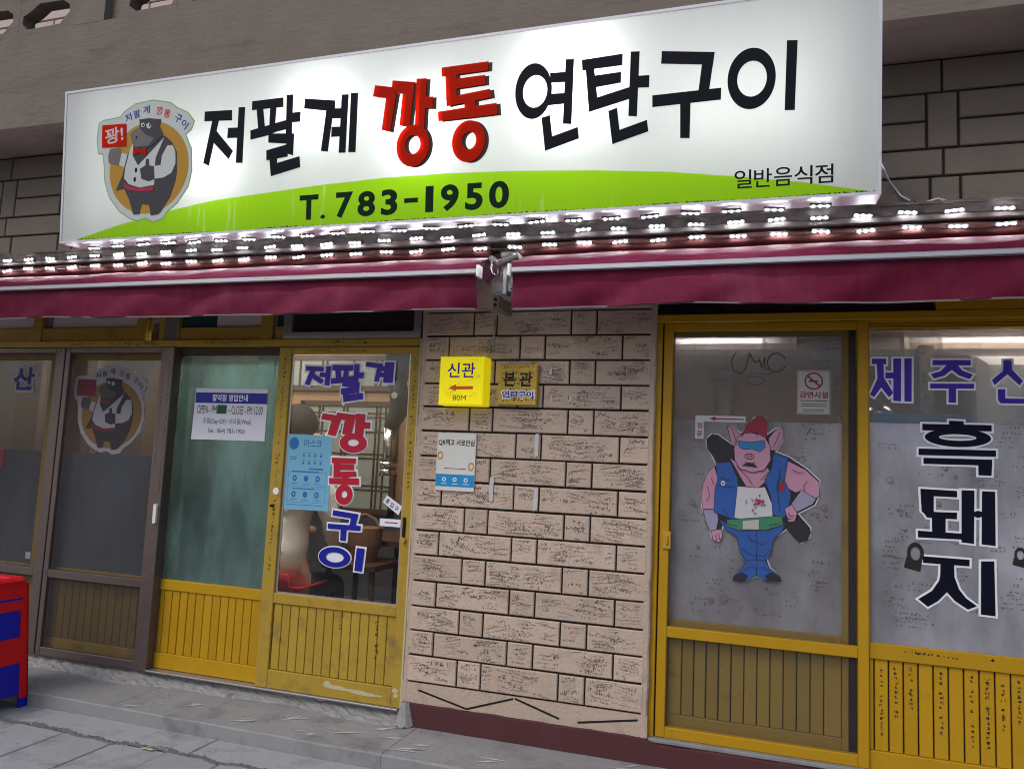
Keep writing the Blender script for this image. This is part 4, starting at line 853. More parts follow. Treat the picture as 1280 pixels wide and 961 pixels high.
# ============================================================ AWNINGS
def awning(x0, x1, lab, seed):
    t = thing('awning', lab, 'awning', ((x0+x1)/2, -.44, 2.16), 'burgundy roller awnings over the doors')
    r = random.Random(seed); nx = int((x1-x0)/.05); ph = r.random()*6
    # sloping cloth, folded over the front edge
    prof = [(-.085, 2.490), (-.17, 2.474), (-.26, 2.444), (-.35, 2.412), (-.425, 2.381), (-.452, 2.368), (-.462, 2.355), (-.463, 2.337)]
    vs = []
    for i in range(nx+1):
        x = x0+(x1-x0)*i/nx
        for j, (y, z) in enumerate(prof):
            k = math.sin(j/7*math.pi); vs.append((x, y, z+k*(.004*math.sin(x*7+ph)+.003*math.sin(x*17+j))))
    n = len(prof)
    cloth = MB().add(vs, [(i*n+j, i*n+j+1, (i+1)*n+j+1, (i+1)*n+j) for i in range(nx) for j in range(n-1)]).build('cloth', 'awning', t, smooth=True)
    # triangular end flaps: dark underside seen at the gap
    for x in (x0+.002, x1-.002): MB().add([(x, -.10, 2.488), (x, -.45, 2.362), (x, -.45, 2.315), (x, -.30, 2.30), (x, -.14, 2.42)], [(0,1,2,3,4)]).build('end_flap', 'awning_side', t)
    bar = MB().box(x0-.0, x1+.0, -.475, -.435, 2.313, 2.337, .004).build('front_bar', 'grey_alu', t)
    for x, s in ((x0, -1), (x1, 1)): MB().box(x+s*.001, x+s*.014, -.482, -.43, 2.298, 2.352, .004).build('end_cap', 'white_paint', t)
    # valance
    vs = []; m_ = 9
    for i in range(nx+1):
        x = x0+.004+(x1-x0-.008)*i/nx; sag = .004*math.sin(x*2.1+ph)+.003*math.sin(x*5.3)
        for j in range(m_+1):
            q = j/m_; vs.append((x, -.452+q*(.018*math.sin(x*4.3+ph)+.011*math.sin(x*11+q*3)+.007*math.sin(x*23+q*5)+.004*math.sin(x*41-q*7))-.012*q, 2.3125-(.1625+sag)*q))
    MB().add(vs, [(i*(m_+1)+j, i*(m_+1)+j+1, (i+1)*(m_+1)+j+1, (i+1)*(m_+1)+j) for i in range(nx) for j in range(m_)]).build('valance', 'awning', t, smooth=True)
    vs = [];
    for i in range(nx+1):
        x = x0+.004+(x1-x0-.008)*i/nx; sag = .004*math.sin(x*2.1+ph)+.003*math.sin(x*5.3); y = -.452+.010*math.sin(x*4.3+ph)+.006*math.sin(x*11+2)+.004*math.sin(x*23+4)-.012; z = 2.15-sag
        vs += [(x, y-.0015, z+.004), (x, y-.0015, z-.003), (x, y+.0015, z-.003), (x, y+.0015, z+.004)]
    MB().add(vs, [(4*i+k, 4*i+(k+1) % 4, 4*i+4+(k+1) % 4, 4*i+4+k) for i in range(nx) for k in range(4)]).build('hem', 'midgrey', t)
    # folding arms under the cloth
    for x in ((x0+.5, x1-.5) if x1-x0 > 2.5 else (x0+.4, x1-.4)):
        MB().tube([(x, -.10, 2.40), (x+.35, -.27, 2.345), (x+.02, -.42, 2.32)], .014, 8).build('folding_arm', 'grey_alu', t)
    return t
awning(-5.25, -1.236, 'burgundy awning with a grey front bar over the left doors', 1)
awning(-1.072, 1.95, 'burgundy awning with a grey front bar over the right doors', 2)
# crank bracket between the awnings
bk = thing('awning_bracket', 'grimy metal crank bracket with a hook in the gap between the two awnings', 'bracket', (-1.16, -.25, 2.25))
MB().box(-1.178, -1.152, -.28, -.25, 2.26, 2.45, .004).build('upright', 'grey_alu', bk); MB().box(-1.132, -1.115, -.30, -.27, 2.28, 2.45, .004).build('upright', 'dark_metal', bk)
MB().box(-1.24, -1.10, -.262, -.235, 2.275, 2.325, .004).build('cross_bar', 'grey_alu', bk)
MB().box(-1.228, -1.198, -.25, -.05, 2.200, 2.262, .004).build('gear_box', 'dark_metal', bk)
MB().tube([(-1.235,-.30,2.43),(-1.195,-.31,2.40),(-1.15,-.30,2.42),(-1.10,-.29,2.44)], .016, 10).box(-1.19, -1.11, -.28, -.05, 2.44, 2.465).build('joint', 'dark_metal', bk, smooth=False)
MB().tube([(-1.215,-.33,2.41),(-1.215,-.34,2.37),(-1.205,-.342,2.345),(-1.19,-.342,2.335),(-1.178,-.342,2.345),(-1.18,-.342,2.362)], .0065, 8).build('hook', 'chrome', bk)
for x, z in ((-1.213,2.24),(-1.213,2.212),(-1.148,2.262),(-1.115,2.262)): MB().tube([(x,-.256,z),(x,-.268,z)], .008, 8).build('bolt', 'blackmetal', bk)
# cable from the bracket to the yellow sign
c_ = tag(MB().tube([(-1.17,-.24,2.27),(-1.24,-.07,2.235),(-1.285,-.035,2.21),(-1.292,-.030,2.12),(-1.30,-.030,2.06),(-1.312,-.034,2.02),(-1.33,-.045,1.995)], .0042, 8).tube([(-1.22,-.06,2.24),(-1.30,-.03,2.225),(-1.36,-.03,2.243)], .003, 6).build('power_cable', 'wire', smooth=True), 'grey cable running down the brick pillar to the small yellow sign', 'cable')
tag(MB().tube([(.40,-.40,2.80),(.47,-.2,2.81),(.53,-.03,2.78),(.575,-.022,2.715),(.64,-.025,2.67),(.72,-.03,2.69),(.80,-.04,2.655)], .004, 6).build('loose_wire', 'white_film', smooth=True), 'loose white wire curling from the right end of the big sign to the brick wall', 'wire')
tag(MB().tube([(.58,-.022,2.66),(.62,-.03,2.69),(.66,-.02,2.665)], .003, 6).tube([(.77,-.04,2.64),(.84,-.05,2.675),(.93,-.04,2.672),(1.0,-.05,2.66)], .003, 6).build('loose_wire', 'wire_dark', smooth=True), 'short dark wires sticking up behind the upper LED row on the right', 'wire')

# ============================================================ SMALL SIGNS AND NOTICES
def box_sign(name, x0, x1, z0, z1, yf, yb, m, lab, cat):
    t = thing(name, lab, cat, ((x0+x1)/2, -.03, z0)); MB().box(x0, x1, yf, yb, z0, z1, .005).build('box', m, t); return t
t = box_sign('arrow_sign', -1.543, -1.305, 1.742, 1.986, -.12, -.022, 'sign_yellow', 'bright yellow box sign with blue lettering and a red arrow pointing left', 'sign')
for s, x0, x1 in (('신', -1.500, -1.434), ('관', -1.424, -1.352)): text(MB(), s, x0, 1.880, x1, 1.955, -.1206, .015).build('letter', 'blue_ink', t)
MB().prism([(-1.488,1.828),(-1.450,1.846),(-1.450,1.836),(-1.360,1.838),(-1.360,1.822),(-1.450,1.820),(-1.450,1.811)], -.1212, -.1195).build('arrow', 'orange', t)
mb = MB(); r = random.Random(4)
for k in range(14): x, z = r.uniform(-1.535, -1.38), r.uniform(1.75, 1.95); scribble(mb, r, x, x+.07, z, z+.03, .010, -.1203, .8, .0010, r.uniform(-.3,.3))
mb.build('scribble', 'sign_gold', t, kind='stuff')
text(MB(), '80M', -1.465, 1.765, -1.395, 1.792, -.1206).build('lettering', 'inkgrey', t)
t = box_sign('gold_sign', -1.250, -1.048, 1.752, 1.955, -.06, -.022, 'sign_gold', 'small square gold sign covered with scribbles, right of the yellow arrow sign', 'sign')
for s, x0, x1 in (('본', -1.222, -1.160), ('관', -1.140, -1.072)): text(MB(), s, x0, 1.845, x1, 1.918, -.0606, .03).build('letter', 'ink', t)
text(MB(), '연탄구이', -1.228, 1.785, -1.062, 1.825, -.0606, .02, grow=.004).build('lettering_rim', 'white_film', t); text(MB(), '연탄구이', -1.226, 1.787, -1.064, 1.823, -.0609, .02).build('lettering', 'blue2', t)
mb = MB(); r = random.Random(91); scribble(mb, r, -1.248, -1.05, 1.755, 1.952, .017, -.0604, .8, .0020); mb.build('handwriting', 'ink', t, kind='stuff')
# check-in notice on the bricks
t = thing('notice', 'white check-in notice with a blue band on the brick pillar below the yellow sign', 'notice', (-1.466, -.03, 1.315))
MB().box(-1.572, -1.362, -.032, -.0235, 1.315, 1.606, .001).build('board', 'paper_warm', t)
MB().box(-1.571, -1.363, -.0326, -.032, 1.336, 1.398).build('blue_band', 'cyan_print', t)
text(MB(), 'QR찍고 서로안심', -1.566, 1.540, -1.370, 1.574, -.0324, .025).build('headline', 'ink', t)
mb = MB()
for cx_ in (-1.525, -1.467, -1.407): mb.ring(cx_, 1.372, .011, .011, cx_, 1.372, .006, .006, -.0330, -.0327, 16).box(cx_-.016, cx_+.016, -.0329, -.0327, 1.349, 1.352)
mb.build('icon', 'white_film', t)
MB().box(-1.53, -1.41, -.0322, -.032, 1.425, 1.429).build('small_print', 'inkgrey', t)
mb = MB()
for x, z in ((-1.553, 1.49), (-1.382, 1.44)): mb.ring(x, z, .016, .022, x, z, .009, .013, -.0325, -.0322, 18)
mb.build('coin_drawing', 'gold', t)
# opening hours on the green glass
t = thing('opening_hours_sheet', 'white opening hours sheet with a blue heading on the greenish glass door', 'notice', (-2.92, .05, 1.53))
hs = MB(); hs.prism([(-3.172,1.524),(-2.668,1.528),(-2.668,1.824),(-3.165,1.824)], .050, .0545); hs.build('sheet', 'paper', t)
MB().box(-3.163, -2.669, .0492, .0498, 1.738, 1.799).build('heading_band', 'blue2', t)
text(MB(), '함덕점', -3.045, 1.750, -2.948, 1.790, .0486, .02).build('heading', 'white_film', t); text(MB(), '영업안내', -2.930, 1.750, -2.800, 1.790, .0486, .02).build('heading', 'white_film', t)
for s, x0, x1 in (('OPEN - PM', -3.145, -3.008), ('~ CLOSE - PM 12:00', -2.930, -2.695)): text(MB(), s, x0, 1.676, x1, 1.724, .0494).build('lettering', 'ink', t)
MB().box(-3.005, -2.940, .0490, .0496, 1.677, 1.728).build('green_patch', 'green_sq', t)
text(MB(), '휴일(Day Off) : 수요일(Wed)', -3.098, 1.612, -2.765, 1.652, .0494).build('lettering', 'ink', t)
text(MB(), 'Tel : 064) 783-1950', -3.062, 1.558, -2.805, 1.592, .0494).build('lettering', 'ink', t)
# blue poster on the clear door
t = thing('blue_poster', 'light blue health poster with small icons taped to the clear glass door', 'poster', (-2.35, .015, 1.163))
MB().prism([(-2.492,1.163),(-2.207,1.166),(-2.212,1.571),(-2.498,1.574)], .0150, .0175).build('sheet', 'sky_paper', t)
MB().ring(-2.449,1.523,.030,.034,-2.449,1.523,.001,.001,.0144,.0149,28).build('badge', 'sky_dark', t)
mb = MB(); text(mb, '마스크', -2.385, 1.505, -2.275, 1.548, .0146, .01); mb.build('headline', 'sky_dark', t)
mb = MB()
for j, z in enumerate((1.458, 1.418)):
    for i in range(4): x = -2.382+i*.036; mb.ring(x, z, .006, .008, x, z, .001, .001, .0145, .0148, 10).box(x-.010, x+.010, .0146, .0148, z+.013, z+.016)
mb.box(-2.475, -2.425, .0146, .0148, 1.446, 1.450).box(-2.470, -2.43, .0146, .0148, 1.434, 1.438).box(-2.345, -2.255, .0146, .0148, 1.383, 1.391).box(-2.45, -2.28, .0146, .0148, 1.368, 1.374)
mb.box(-2.44, -2.30, .0146, .0148, 1.276, 1.281).box(-2.47, -2.25, .0146, .0148, 1.190, 1.193)
for z in (1.292, 1.205):
    for i in range(3): x = -2.430+i*.072; mb.ring(x, z+.042, .014, .017, x, z+.042, .006 if i != 1 else .001, .007 if i != 1 else .001, .0145, .0148, 16).box(x-.022, x+.022, .0146, .0148, z+.012, z+.015)
    for a in (z, z+.075): mb.box(-2.472, -2.232, .0147, .0149, a, a+.0015)
    for a in (-2.472, -2.2335): mb.box(a, a+.0015, .0147, .0149, z, z+.075)
mb.build('icons_and_print', 'sky_dark', t)
# door stickers
t = thing('entrance_sticker', 'small tilted white sticker reading entrance in Korean beside the door lock', 'sticker', (-1.82, .01, 1.17))
MB().prism([(-1.862,1.272),(-1.771,1.217),(-1.789,1.172),(-1.883,1.234)], .0120, .0135).build('sheet', 'white_film', t)
for s, x, z in (('출',-1.855,1.241),('입',-1.829,1.222),('구',-1.803,1.204)): text(MB(), s, x-.011, z-.012, x+.011, z+.014, .0115, .02, None, 0, -.55).build('letter', 'ink', t)
t = thing('small_label', 'narrow white label with faint pink print below the tilted sticker', 'sticker', (-1.83, .01, 1.11))
MB().box(-1.894, -1.774, .0115, .013, 1.111, 1.150).build('sheet', 'white_film', t); MB().box(-1.865, -1.79, .0110, .0115, 1.128, 1.134).build('print', 'pigred', t)
t = thing('dial_sticker', 'black square sticker with an olive round seal in the top corner of the clear door', 'sticker', (-1.84, .025, 1.88))
MB().box(-1.892, -1.785, .0245, .027, 1.875, 2.018).build('sheet', 'blackmetal', t); MB().ring(-1.84,1.966,.040,.042,-1.84,1.966,.032,.034,.0238,.0244,28).ring(-1.84,1.966,.028,.030,-1.84,1.966,.001,.001,.0238,.0244,24).build('seal', 'inkgrey', t)

# window lettering: each syllable is one letter made of a white rim and a coloured film
def lettering(lab, items, y, yrim, rim=.011, cat='lettering', group=None, x=None):
    xs_ = [i[1] for i in items]; t = thing('window_lettering', lab, cat, (sum(xs_)/len(xs_), y, min(i[2] for i in items)), group)
    for (s, x0, z0, x1, z1, m, off) in items:
        rimo = text(MB(), s, x0, z0, x1, z1, yrim, off, None, rim).build('letter_rim', 'white_film', t)
        text(MB(), s, x0, z0, x1, z1, y, off).build('letter', m, t)
    return t
# hand-cut style letters reused from the sign's own letter shapes
def cut_letter(t, ch_, x0, z0, x1, z1, y, m, rim=.010):
    S_ = GL[ch_]; P = []
    for s in S_: P += [(s[1]-s[3], s[2]-s[4]), (s[1]+s[3], s[2]+s[4])] if s[0] == 'o' else [tuple(p) for p in s]
    ax, bx = min(p[0] for p in P), max(p[0] for p in P); az, bz = min(p[1] for p in P), max(p[1] for p in P)
    kx, kz = (x1-x0)/(bx-ax), (z1-z0)/(bz-az); f = lambda p: (x0+(p[0]-ax)*kx, z0+(p[1]-az)*kz)
    rm, lt = MB(), MB()
    for i, s in enumerate(S_):
        e = y-.00025*i
        if s[0] == 'o':
            c_, ic = f((s[1], s[2])), f((s[5], s[6])); a = (s[3]*kx, s[4]*kz); b = (s[7]*kx, s[8]*kz)
            rm.ring(*c_, a[0]+rim, a[1]+rim, *ic, .001, .001, e+.0046, e+.005, 32); lt.ring(*c_, a[0]+.003, a[1]+.003, *ic, b[0]-.003, b[1]-.003, e-.0002, e, 32)
        else:
            q = grow_poly([f(p) for p in s], .0035); lt.prism(q, e-.0002, e); rm.prism(grow_poly(q, rim), e+.0046, e+.005)
    rm.build('letter_rim', 'white_film', t); lt.build('letter', m, t)
t = thing('door_lettering', 'vertical blue and red film lettering on the clear glass door', 'lettering', (-2.1, .01, .87))
for ch_, x0, z0, x1, z1, m in (('저',-2.402,1.848,-2.250,1.948,'blue_ink'),('팔',-2.238,1.760,-2.040,1.960,'blue_ink'),('계',-2.030,1.866,-1.868,1.972,'blue_ink'),('깡',-2.284,1.488,-1.988,1.695,'red_ink'),
        ('통',-2.208,1.210,-2.032,1.452,'red_ink'),('구',-2.196,1.022,-2.006,1.172,'blue2'),('이',-2.240,.872,-1.975,.985,'blue2')):
    cut_letter(t, ch_, x0, z0, x1, z1, .009, m, .0095)
WG = {"흑":[[[0.766,1.731],[0.821,1.73],[0.821,1.712],[0.765,1.713]],[[0.663,1.715],[0.925,1.716],[0.925,1.69],[0.663,1.687]],["o",0.797,1.659,0.125,0.039,0.797,1.66,0.071,0.014],[[0.648,1.608],[0.939,1.61],[0.939,1.584],[0.647,1.58]],[[0.666,1.569],[0.924,1.571],[0.924,1.546],[0.666,1.543]],[[0.873,1.55],[0.924,1.551],[0.921,1.504],[0.873,1.504]]],"돼":[[[0.653,1.436],[0.792,1.434],[0.792,1.407],[0.655,1.408]],[[0.653,1.43],[0.704,1.429],[0.703,1.335],[0.673,1.325],[0.657,1.341]],[[0.662,1.34],[0.791,1.343],[0.79,1.315],[0.677,1.316]],[[0.696,1.319],[0.748,1.319],[0.747,1.254],[0.696,1.255]],[[0.642,1.258],[0.831,1.257],[0.83,1.233],[0.642,1.23]],[[0.809,1.438],[0.857,1.439],[0.852,1.218],[0.806,1.221]],[[0.85,1.348],[0.869,1.356],[0.887,1.351],[0.887,1.334],[0.868,1.326],[0.85,1.333]],[[0.885,1.438],[0.933,1.438],[0.931,1.215],[0.88,1.218]]],"지":[[[0.66,1.152],[0.835,1.151],[0.834,1.124],[0.66,1.125]],[[0.726,1.125],[0.777,1.128],[0.778,1.075],[0.794,1.027],[0.819,0.993],[0.859,0.964],[0.826,0.947],[0.779,0.977],[0.749,1.011],[0.715,0.971],[0.677,0.944],[0.641,0.972],[0.693,1.011],[0.72,1.054],[0.725,1.079]],[[0.877,1.148],[0.925,1.152],[0.926,0.93],[0.873,0.932]]],"제":[[[0.465,1.999],[0.523,1.999],[0.523,1.974],[0.465,1.975]],[[0.485,1.978],[0.512,1.978],[0.513,1.915],[0.55,1.848],[0.533,1.828],[0.502,1.871],[0.473,1.828],[0.457,1.838],[0.487,1.911]],[[0.519,1.937],[0.555,1.937],[0.555,1.912],[0.519,1.911]],[[0.551,2.0],[0.582,2.0],[0.58,1.811],[0.55,1.812]],[[0.595,2.0],[0.624,2.0],[0.622,1.81],[0.594,1.811]]],"주":[[[0.706,1.993],[0.851,1.993],[0.851,1.97],[0.705,1.971]],[[0.762,1.974],[0.8,1.974],[0.819,1.948],[0.859,1.93],[0.846,1.911],[0.806,1.926],[0.779,1.95],[0.749,1.924],[0.71,1.912],[0.698,1.931],[0.736,1.945]],[[0.695,1.89],[0.862,1.891],[0.862,1.87],[0.695,1.869]],[[0.766,1.872],[0.794,1.872],[0.793,1.808],[0.765,1.809]]],"산":[[[0.974,1.993],[1.003,1.993],[1.005,1.952],[1.043,1.905],[1.031,1.886],[0.987,1.933],[0.939,1.886],[0.93,1.908],[0.971,1.947]],[[1.072,1.995],[1.1,1.995],[1.096,1.859],[1.07,1.86]],[[1.095,1.944],[1.122,1.944],[1.122,1.92],[1.095,1.92]],[[0.951,1.869],[0.978,1.869],[0.977,1.809],[0.959,1.81],[0.951,1.823]],[[0.96,1.83],[1.099,1.829],[1.098,1.809],[0.963,1.81]]]}
for lab, chars, m_, rim_ in (('large blue window lettering with white rims along the top of the right window', '제주산', 'blue_ink', .008), ('huge black vertical lettering with white rims on the right window', '흑돼지', 'navy', .0085)):
    t = thing('window_lettering', lab, 'lettering', (.75, .0425, .94 if '흑' in chars else 1.81))
    for c in chars:
        lt, rm = MB(), MB()
        for i, s in enumerate(WG[c]):
            e = .0425-.0001*i; rr_ = .0442-.0001*i
            if s[0] == 'o': _, cx, cy, rx, ry, ix, iy, irx, iry = s; lt.ring(cx, cy, rx, ry, ix, iy, irx, iry, e, e+.0001, 40); rm.ring(cx, cy, rx+rim_, ry+rim_, ix, iy, irx-rim_, iry-rim_, rr_, rr_+.0001, 40)
            else: q = [tuple(p) for p in s]; lt.prism(q, e, e+.0001); rm.prism(grow_poly(q, rim_), rr_, rr_+.0001)
        rm.build('letter_rim', 'white_film', t); lt.build('letter', m_, t)
t = lettering('single blue syllable on the glass at the left edge of the photo', [('산',-4.612,1.795,-4.432,1.945,'blue2',.03)], .0535, .0546, .012)
mb = MB().box(-4.66, -4.615, .050, .055, 1.30, 1.41, ).box(-4.665, -4.64, .050, .055, 1.13, 1.24); tag(mb.build('red_sticker', 'pigred'), 'red stickers on the glass low at the left edge of the photo', 'sticker')
tag(MB().box(-4.345, -4.305, .050, .055, .745, .785).build('small_white_label', 'white_film'), 'tiny white label near the bottom of the left screened window', 'sticker')

# pig sticker behind the brown screen
t = thing('pig_sticker', 'round sticker of a dark pig waiter behind the brown screen door', 'sticker', (-3.82, .05, 1.41))
sx, sz = (3.9-3.48+.13)/.616, (1.955-1.41)/.626
def em2(poly): return [(-4.098+(x+3.347)*.925, 1.412+(v-.073)*.870) for x, v in poly]
MB().prism(em2([tuple(p) for p in EM['outline']]), .0520, .0535).build('sheet', 'white_film', t)
cx_, cz_ = em2([(-3.005,.353)])[0]; MB().ring(cx_, cz_, .232, .207, cx_, cz_, .001, .001, .0512, .0518, 44).build('ochre_disc', 'gold', t)
for k, m, d in (('coat','greyprint',.0006),('cuffL','white_film',.0010),('vest','white_film',.0014),('sash','pigred',.0018),('sleeveR','white_film',.0018),('handL','midgrey',.0018),('handR','greyprint',.0022),('board','pigred',.0022),
                ('head','greyprint',.0022),('snout','midgrey',.0026),('tie','pigred',.0030),('shoeL','greyprint',.0018),('shoeR','greyprint',.0018),('eyeA','white_film',.0030),('eyeB','white_film',.0030)):
    MB().prism(em2([tuple(p) for p in EM[k]]), .0511-d, .0512-d+.0003).build(name_em[k], m, t)
for i, (s, (x, v, ro)) in enumerate(zip('저팔계깡통구이', arc)):
    x, v = em2([(x, v)])[0]; text(MB(), s, x-.020, v-.018, x+.020, v+.018, .0512, .015, None, 0, ro).build('letter', 'pigred' if i in (3, 4) else 'blue2', t)
# standing pig sticker on the right door
PIG = {'outline': [[-0.25, 1.615], [-0.227, 1.648], [-0.191, 1.649], [-0.132, 1.605], [-0.151, 1.683], [-0.124, 1.684], [-0.088, 1.657], [-0.032, 1.732], [0.016, 1.735], [0.03, 1.656], [0.064, 1.684], [0.097, 1.681], [0.099, 1.626], [0.07, 1.575], [0.125, 1.555], [0.202, 1.504], [0.256, 1.453], [0.256, 1.383], [0.236, 1.337], [0.169, 1.298], [0.22, 1.24], [0.216, 1.196], [0.178, 1.165], [0.153, 1.182], [0.119, 1.224], [0.056, 1.175], [0.052, 1.122], [0.036, 1.085], [0.049, 1.051], [0.094, 1.011], [0.092, 0.989], [0.037, 0.987], [-0.011, 1.002], [-0.066, 0.975], [-0.114, 0.979], [-0.115, 0.997], [-0.067, 1.041], [-0.059, 1.087], [-0.09, 1.129], [-0.095, 1.182], [-0.14, 1.202], [-0.162, 1.214], [-0.17, 1.159], [-0.183, 1.142], [-0.214, 1.165], [-0.238, 1.245], [-0.262, 1.299], [-0.266, 1.363], [-0.242, 1.457], [-0.202, 1.505], [-0.244, 1.587]], 'bat': [[-0.245, 1.62], [-0.218, 1.646], [-0.182, 1.636], [-0.092, 1.555], [-0.02, 1.404], [0.119, 1.304], [0.194, 1.256], [0.218, 1.222], [0.203, 1.182], [0.17, 1.168], [0.145, 1.19], [0.076, 1.274], [-0.054, 1.411], [-0.189, 1.505], [-0.24, 1.578]], 'hat': [[-0.082, 1.653], [-0.058, 1.695], [-0.019, 1.731], [0.012, 1.732], [0.025, 1.697], [0.024, 1.633], [-0.022, 1.659]], 'earL': [[-0.149, 1.683], [-0.12, 1.675], [-0.088, 1.643], [-0.11, 1.582], [-0.132, 1.609]], 'earR': [[0.034, 1.633], [0.064, 1.671], [0.094, 1.681], [0.095, 1.635], [0.065, 1.58], [0.041, 1.579]], 'face': [[-0.101, 1.633], [-0.058, 1.658], [0.013, 1.642], [0.039, 1.597], [0.042, 1.533], [0.014, 1.487], [-0.038, 1.475], [-0.091, 1.491], [-0.113, 1.527], [-0.117, 1.582]], 'chest': [[-0.136, 1.535], [-0.109, 1.518], [-0.038, 1.474], [0.031, 1.497], [0.049, 1.461], [-0.011, 1.404], [-0.063, 1.41]], 'glasses': [[-0.101, 1.615], [-0.039, 1.612], [0.013, 1.621], [0.018, 1.592], [-0.004, 1.57], [-0.039, 1.583], [-0.079, 1.579], [-0.096, 1.592]], 'vestL': [[-0.198, 1.51], [-0.135, 1.517], [-0.103, 1.445], [-0.098, 1.409], [-0.109, 1.254], [-0.203, 1.284], [-0.2, 1.394], [-0.188, 1.432]], 'vestR': [[0.057, 1.566], [0.117, 1.545], [0.101, 1.446], [0.131, 1.385], [0.119, 1.304], [0.102, 1.276], [0.059, 1.287], [0.046, 1.371], [0.019, 1.442], [0.049, 1.497]], 'shirt': [[-0.1, 1.407], [-0.011, 1.404], [0.019, 1.41], [0.05, 1.335], [0.055, 1.264], [-0.026, 1.254], [-0.112, 1.264]], 'armL': [[-0.207, 1.495], [-0.188, 1.436], [-0.2, 1.394], [-0.196, 1.298], [-0.253, 1.295], [-0.263, 1.345], [-0.255, 1.41], [-0.233, 1.466]], 'cuffL': [[-0.253, 1.29], [-0.192, 1.294], [-0.185, 1.249], [-0.193, 1.203], [-0.219, 1.196], [-0.238, 1.236]], 'fistL': [[-0.215, 1.197], [-0.171, 1.206], [-0.164, 1.178], [-0.178, 1.147], [-0.205, 1.156]], 'armR': [[0.117, 1.532], [0.193, 1.495], [0.248, 1.444], [0.252, 1.382], [0.236, 1.373], [0.177, 1.405], [0.152, 1.393], [0.101, 1.419], [0.1, 1.464]], 'cuffR': [[0.177, 1.405], [0.236, 1.368], [0.223, 1.345], [0.157, 1.306], [0.135, 1.34]], 'fistR': [[0.106, 1.316], [0.135, 1.336], [0.157, 1.302], [0.148, 1.266], [0.123, 1.26]], 'belt': [[-0.145, 1.251], [0.093, 1.284], [0.098, 1.245], [0.026, 1.218], [-0.096, 1.209], [-0.144, 1.224]], 'pants': [[-0.18, 1.249], [-0.096, 1.209], [0.034, 1.214], [0.106, 1.25], [0.098, 1.223], [0.056, 1.175], [0.048, 1.113], [0.023, 1.08], [-0.059, 1.073], [-0.084, 1.111], [-0.1, 1.178], [-0.148, 1.206]], 'bootL': [[-0.059, 1.073], [-0.016, 1.077], [-0.015, 1.01], [-0.066, 0.979], [-0.114, 0.984], [-0.11, 1.0], [-0.072, 1.037]], 'bootR': [[-0.014, 1.077], [0.023, 1.08], [0.044, 1.046], [0.087, 1.015], [0.091, 0.995], [0.036, 0.99], [-0.011, 1.011]], 'soleL': [[-0.115, 0.997], [-0.076, 1.021], [-0.049, 1.007], [-0.066, 0.977], [-0.114, 0.979]], 'soleR': [[0.023, 1.014], [0.053, 1.032], [0.091, 1.011], [0.091, 0.991], [0.036, 0.988]], 'patch': [[-0.054, 1.375], [-0.011, 1.386], [0.016, 1.36], [-0.001, 1.279], [-0.044, 1.276], [-0.062, 1.329]]}
t = thing('pig_sticker', 'sticker of a standing pink pig in blue vest and goggles on the right screened door', 'sticker', (0, .07, .97))
MB().prism([tuple(p) for p in PIG['outline']], .0745, .0760).build('sheet', 'white_film', t)
MB().prism(grow_poly([tuple(p) for p in PIG['outline']], -.006), .0738, .0744).build('dark_contour', 'pigdark', t)
order = [('bat','pigdark','club'),('earL','pigskin','ear'),('earR','pigskin','ear'),('chest','pigskin','chest'),('armL','pigskin','arm'),('armR','pigskin','arm'),('cuffL','pigcuff','wrist_cuff'),('cuffR','pigcuff','wrist_cuff'),('fistL','pigskin','fist'),('pants','pigblue','trousers'),
         ('bootL','pigblue','boot'),('bootR','pigblue','boot'),('soleL','pigdark','sole'),('soleR','pigdark','sole'),('vestL','pigblue','vest_half'),('vestR','pigblue','vest_half'),('shirt','white_film','shirt'),('belt','piggreen','belt'),('fistR','pigskin','fist'),('face','pigskin','face'),('hat','pigred','cap'),('glasses','cyan_print','goggles')]
for i, (k, m, nm) in enumerate(order):
    q = [tuple(p) for p in PIG[k]]; d = .0732-.0005*i
    if k not in ('bat','soleL','soleR','patch','chest'):
        MB().prism(grow_poly(q, .0024), d, d+.0002).build(nm+'_line', 'pigdark', t)
    MB().prism(q, d-.0003, d-.0001).build(nm, m, t)
mb = MB()
mb.prism([(-.005,1.262),(-.075,1.252),(-.075,1.214),(-.005,1.218)], .0600, .0605).build('buckle', 'paper_warm', t)
mb = MB()
mb.prism([(-.085,1.503),(-.055,1.520),(-.03,1.515),(-.012,1.497),(-.045,1.500)], .0610, .0612); mb.ring(-.050,1.547,.022,.014,-.050,1.547,.019,.011,.0608,.0610,18)
for x in (-.056, -.042): mb.ring(x, 1.548, .003, .005, x, 1.548, .0005, .0005, .0606, .0608, 8)
mb.build('mouth_and_snout', 'pigdark', t)
mb = MB()
def ln(pts, w_=.0026):
    for a, b in zip(pts, pts[1:]):
        d = Vector((b[0]-a[0], b[1]-a[1])).normalized(); n = Vector((-d.y, d.x))*w_/2
        mb.add([(a[0]-n.x-d.x*w_*.3, .0600, a[1]-n.y-d.y*w_*.3), (b[0]-n.x+d.x*w_*.3, .0600, b[1]-n.y+d.y*w_*.3), (b[0]+n.x+d.x*w_*.3, .0600, b[1]+n.y+d.y*w_*.3), (a[0]+n.x-d.x*w_*.3, .0600, a[1]+n.y-d.y*w_*.3)], [(0,1,2,3)])
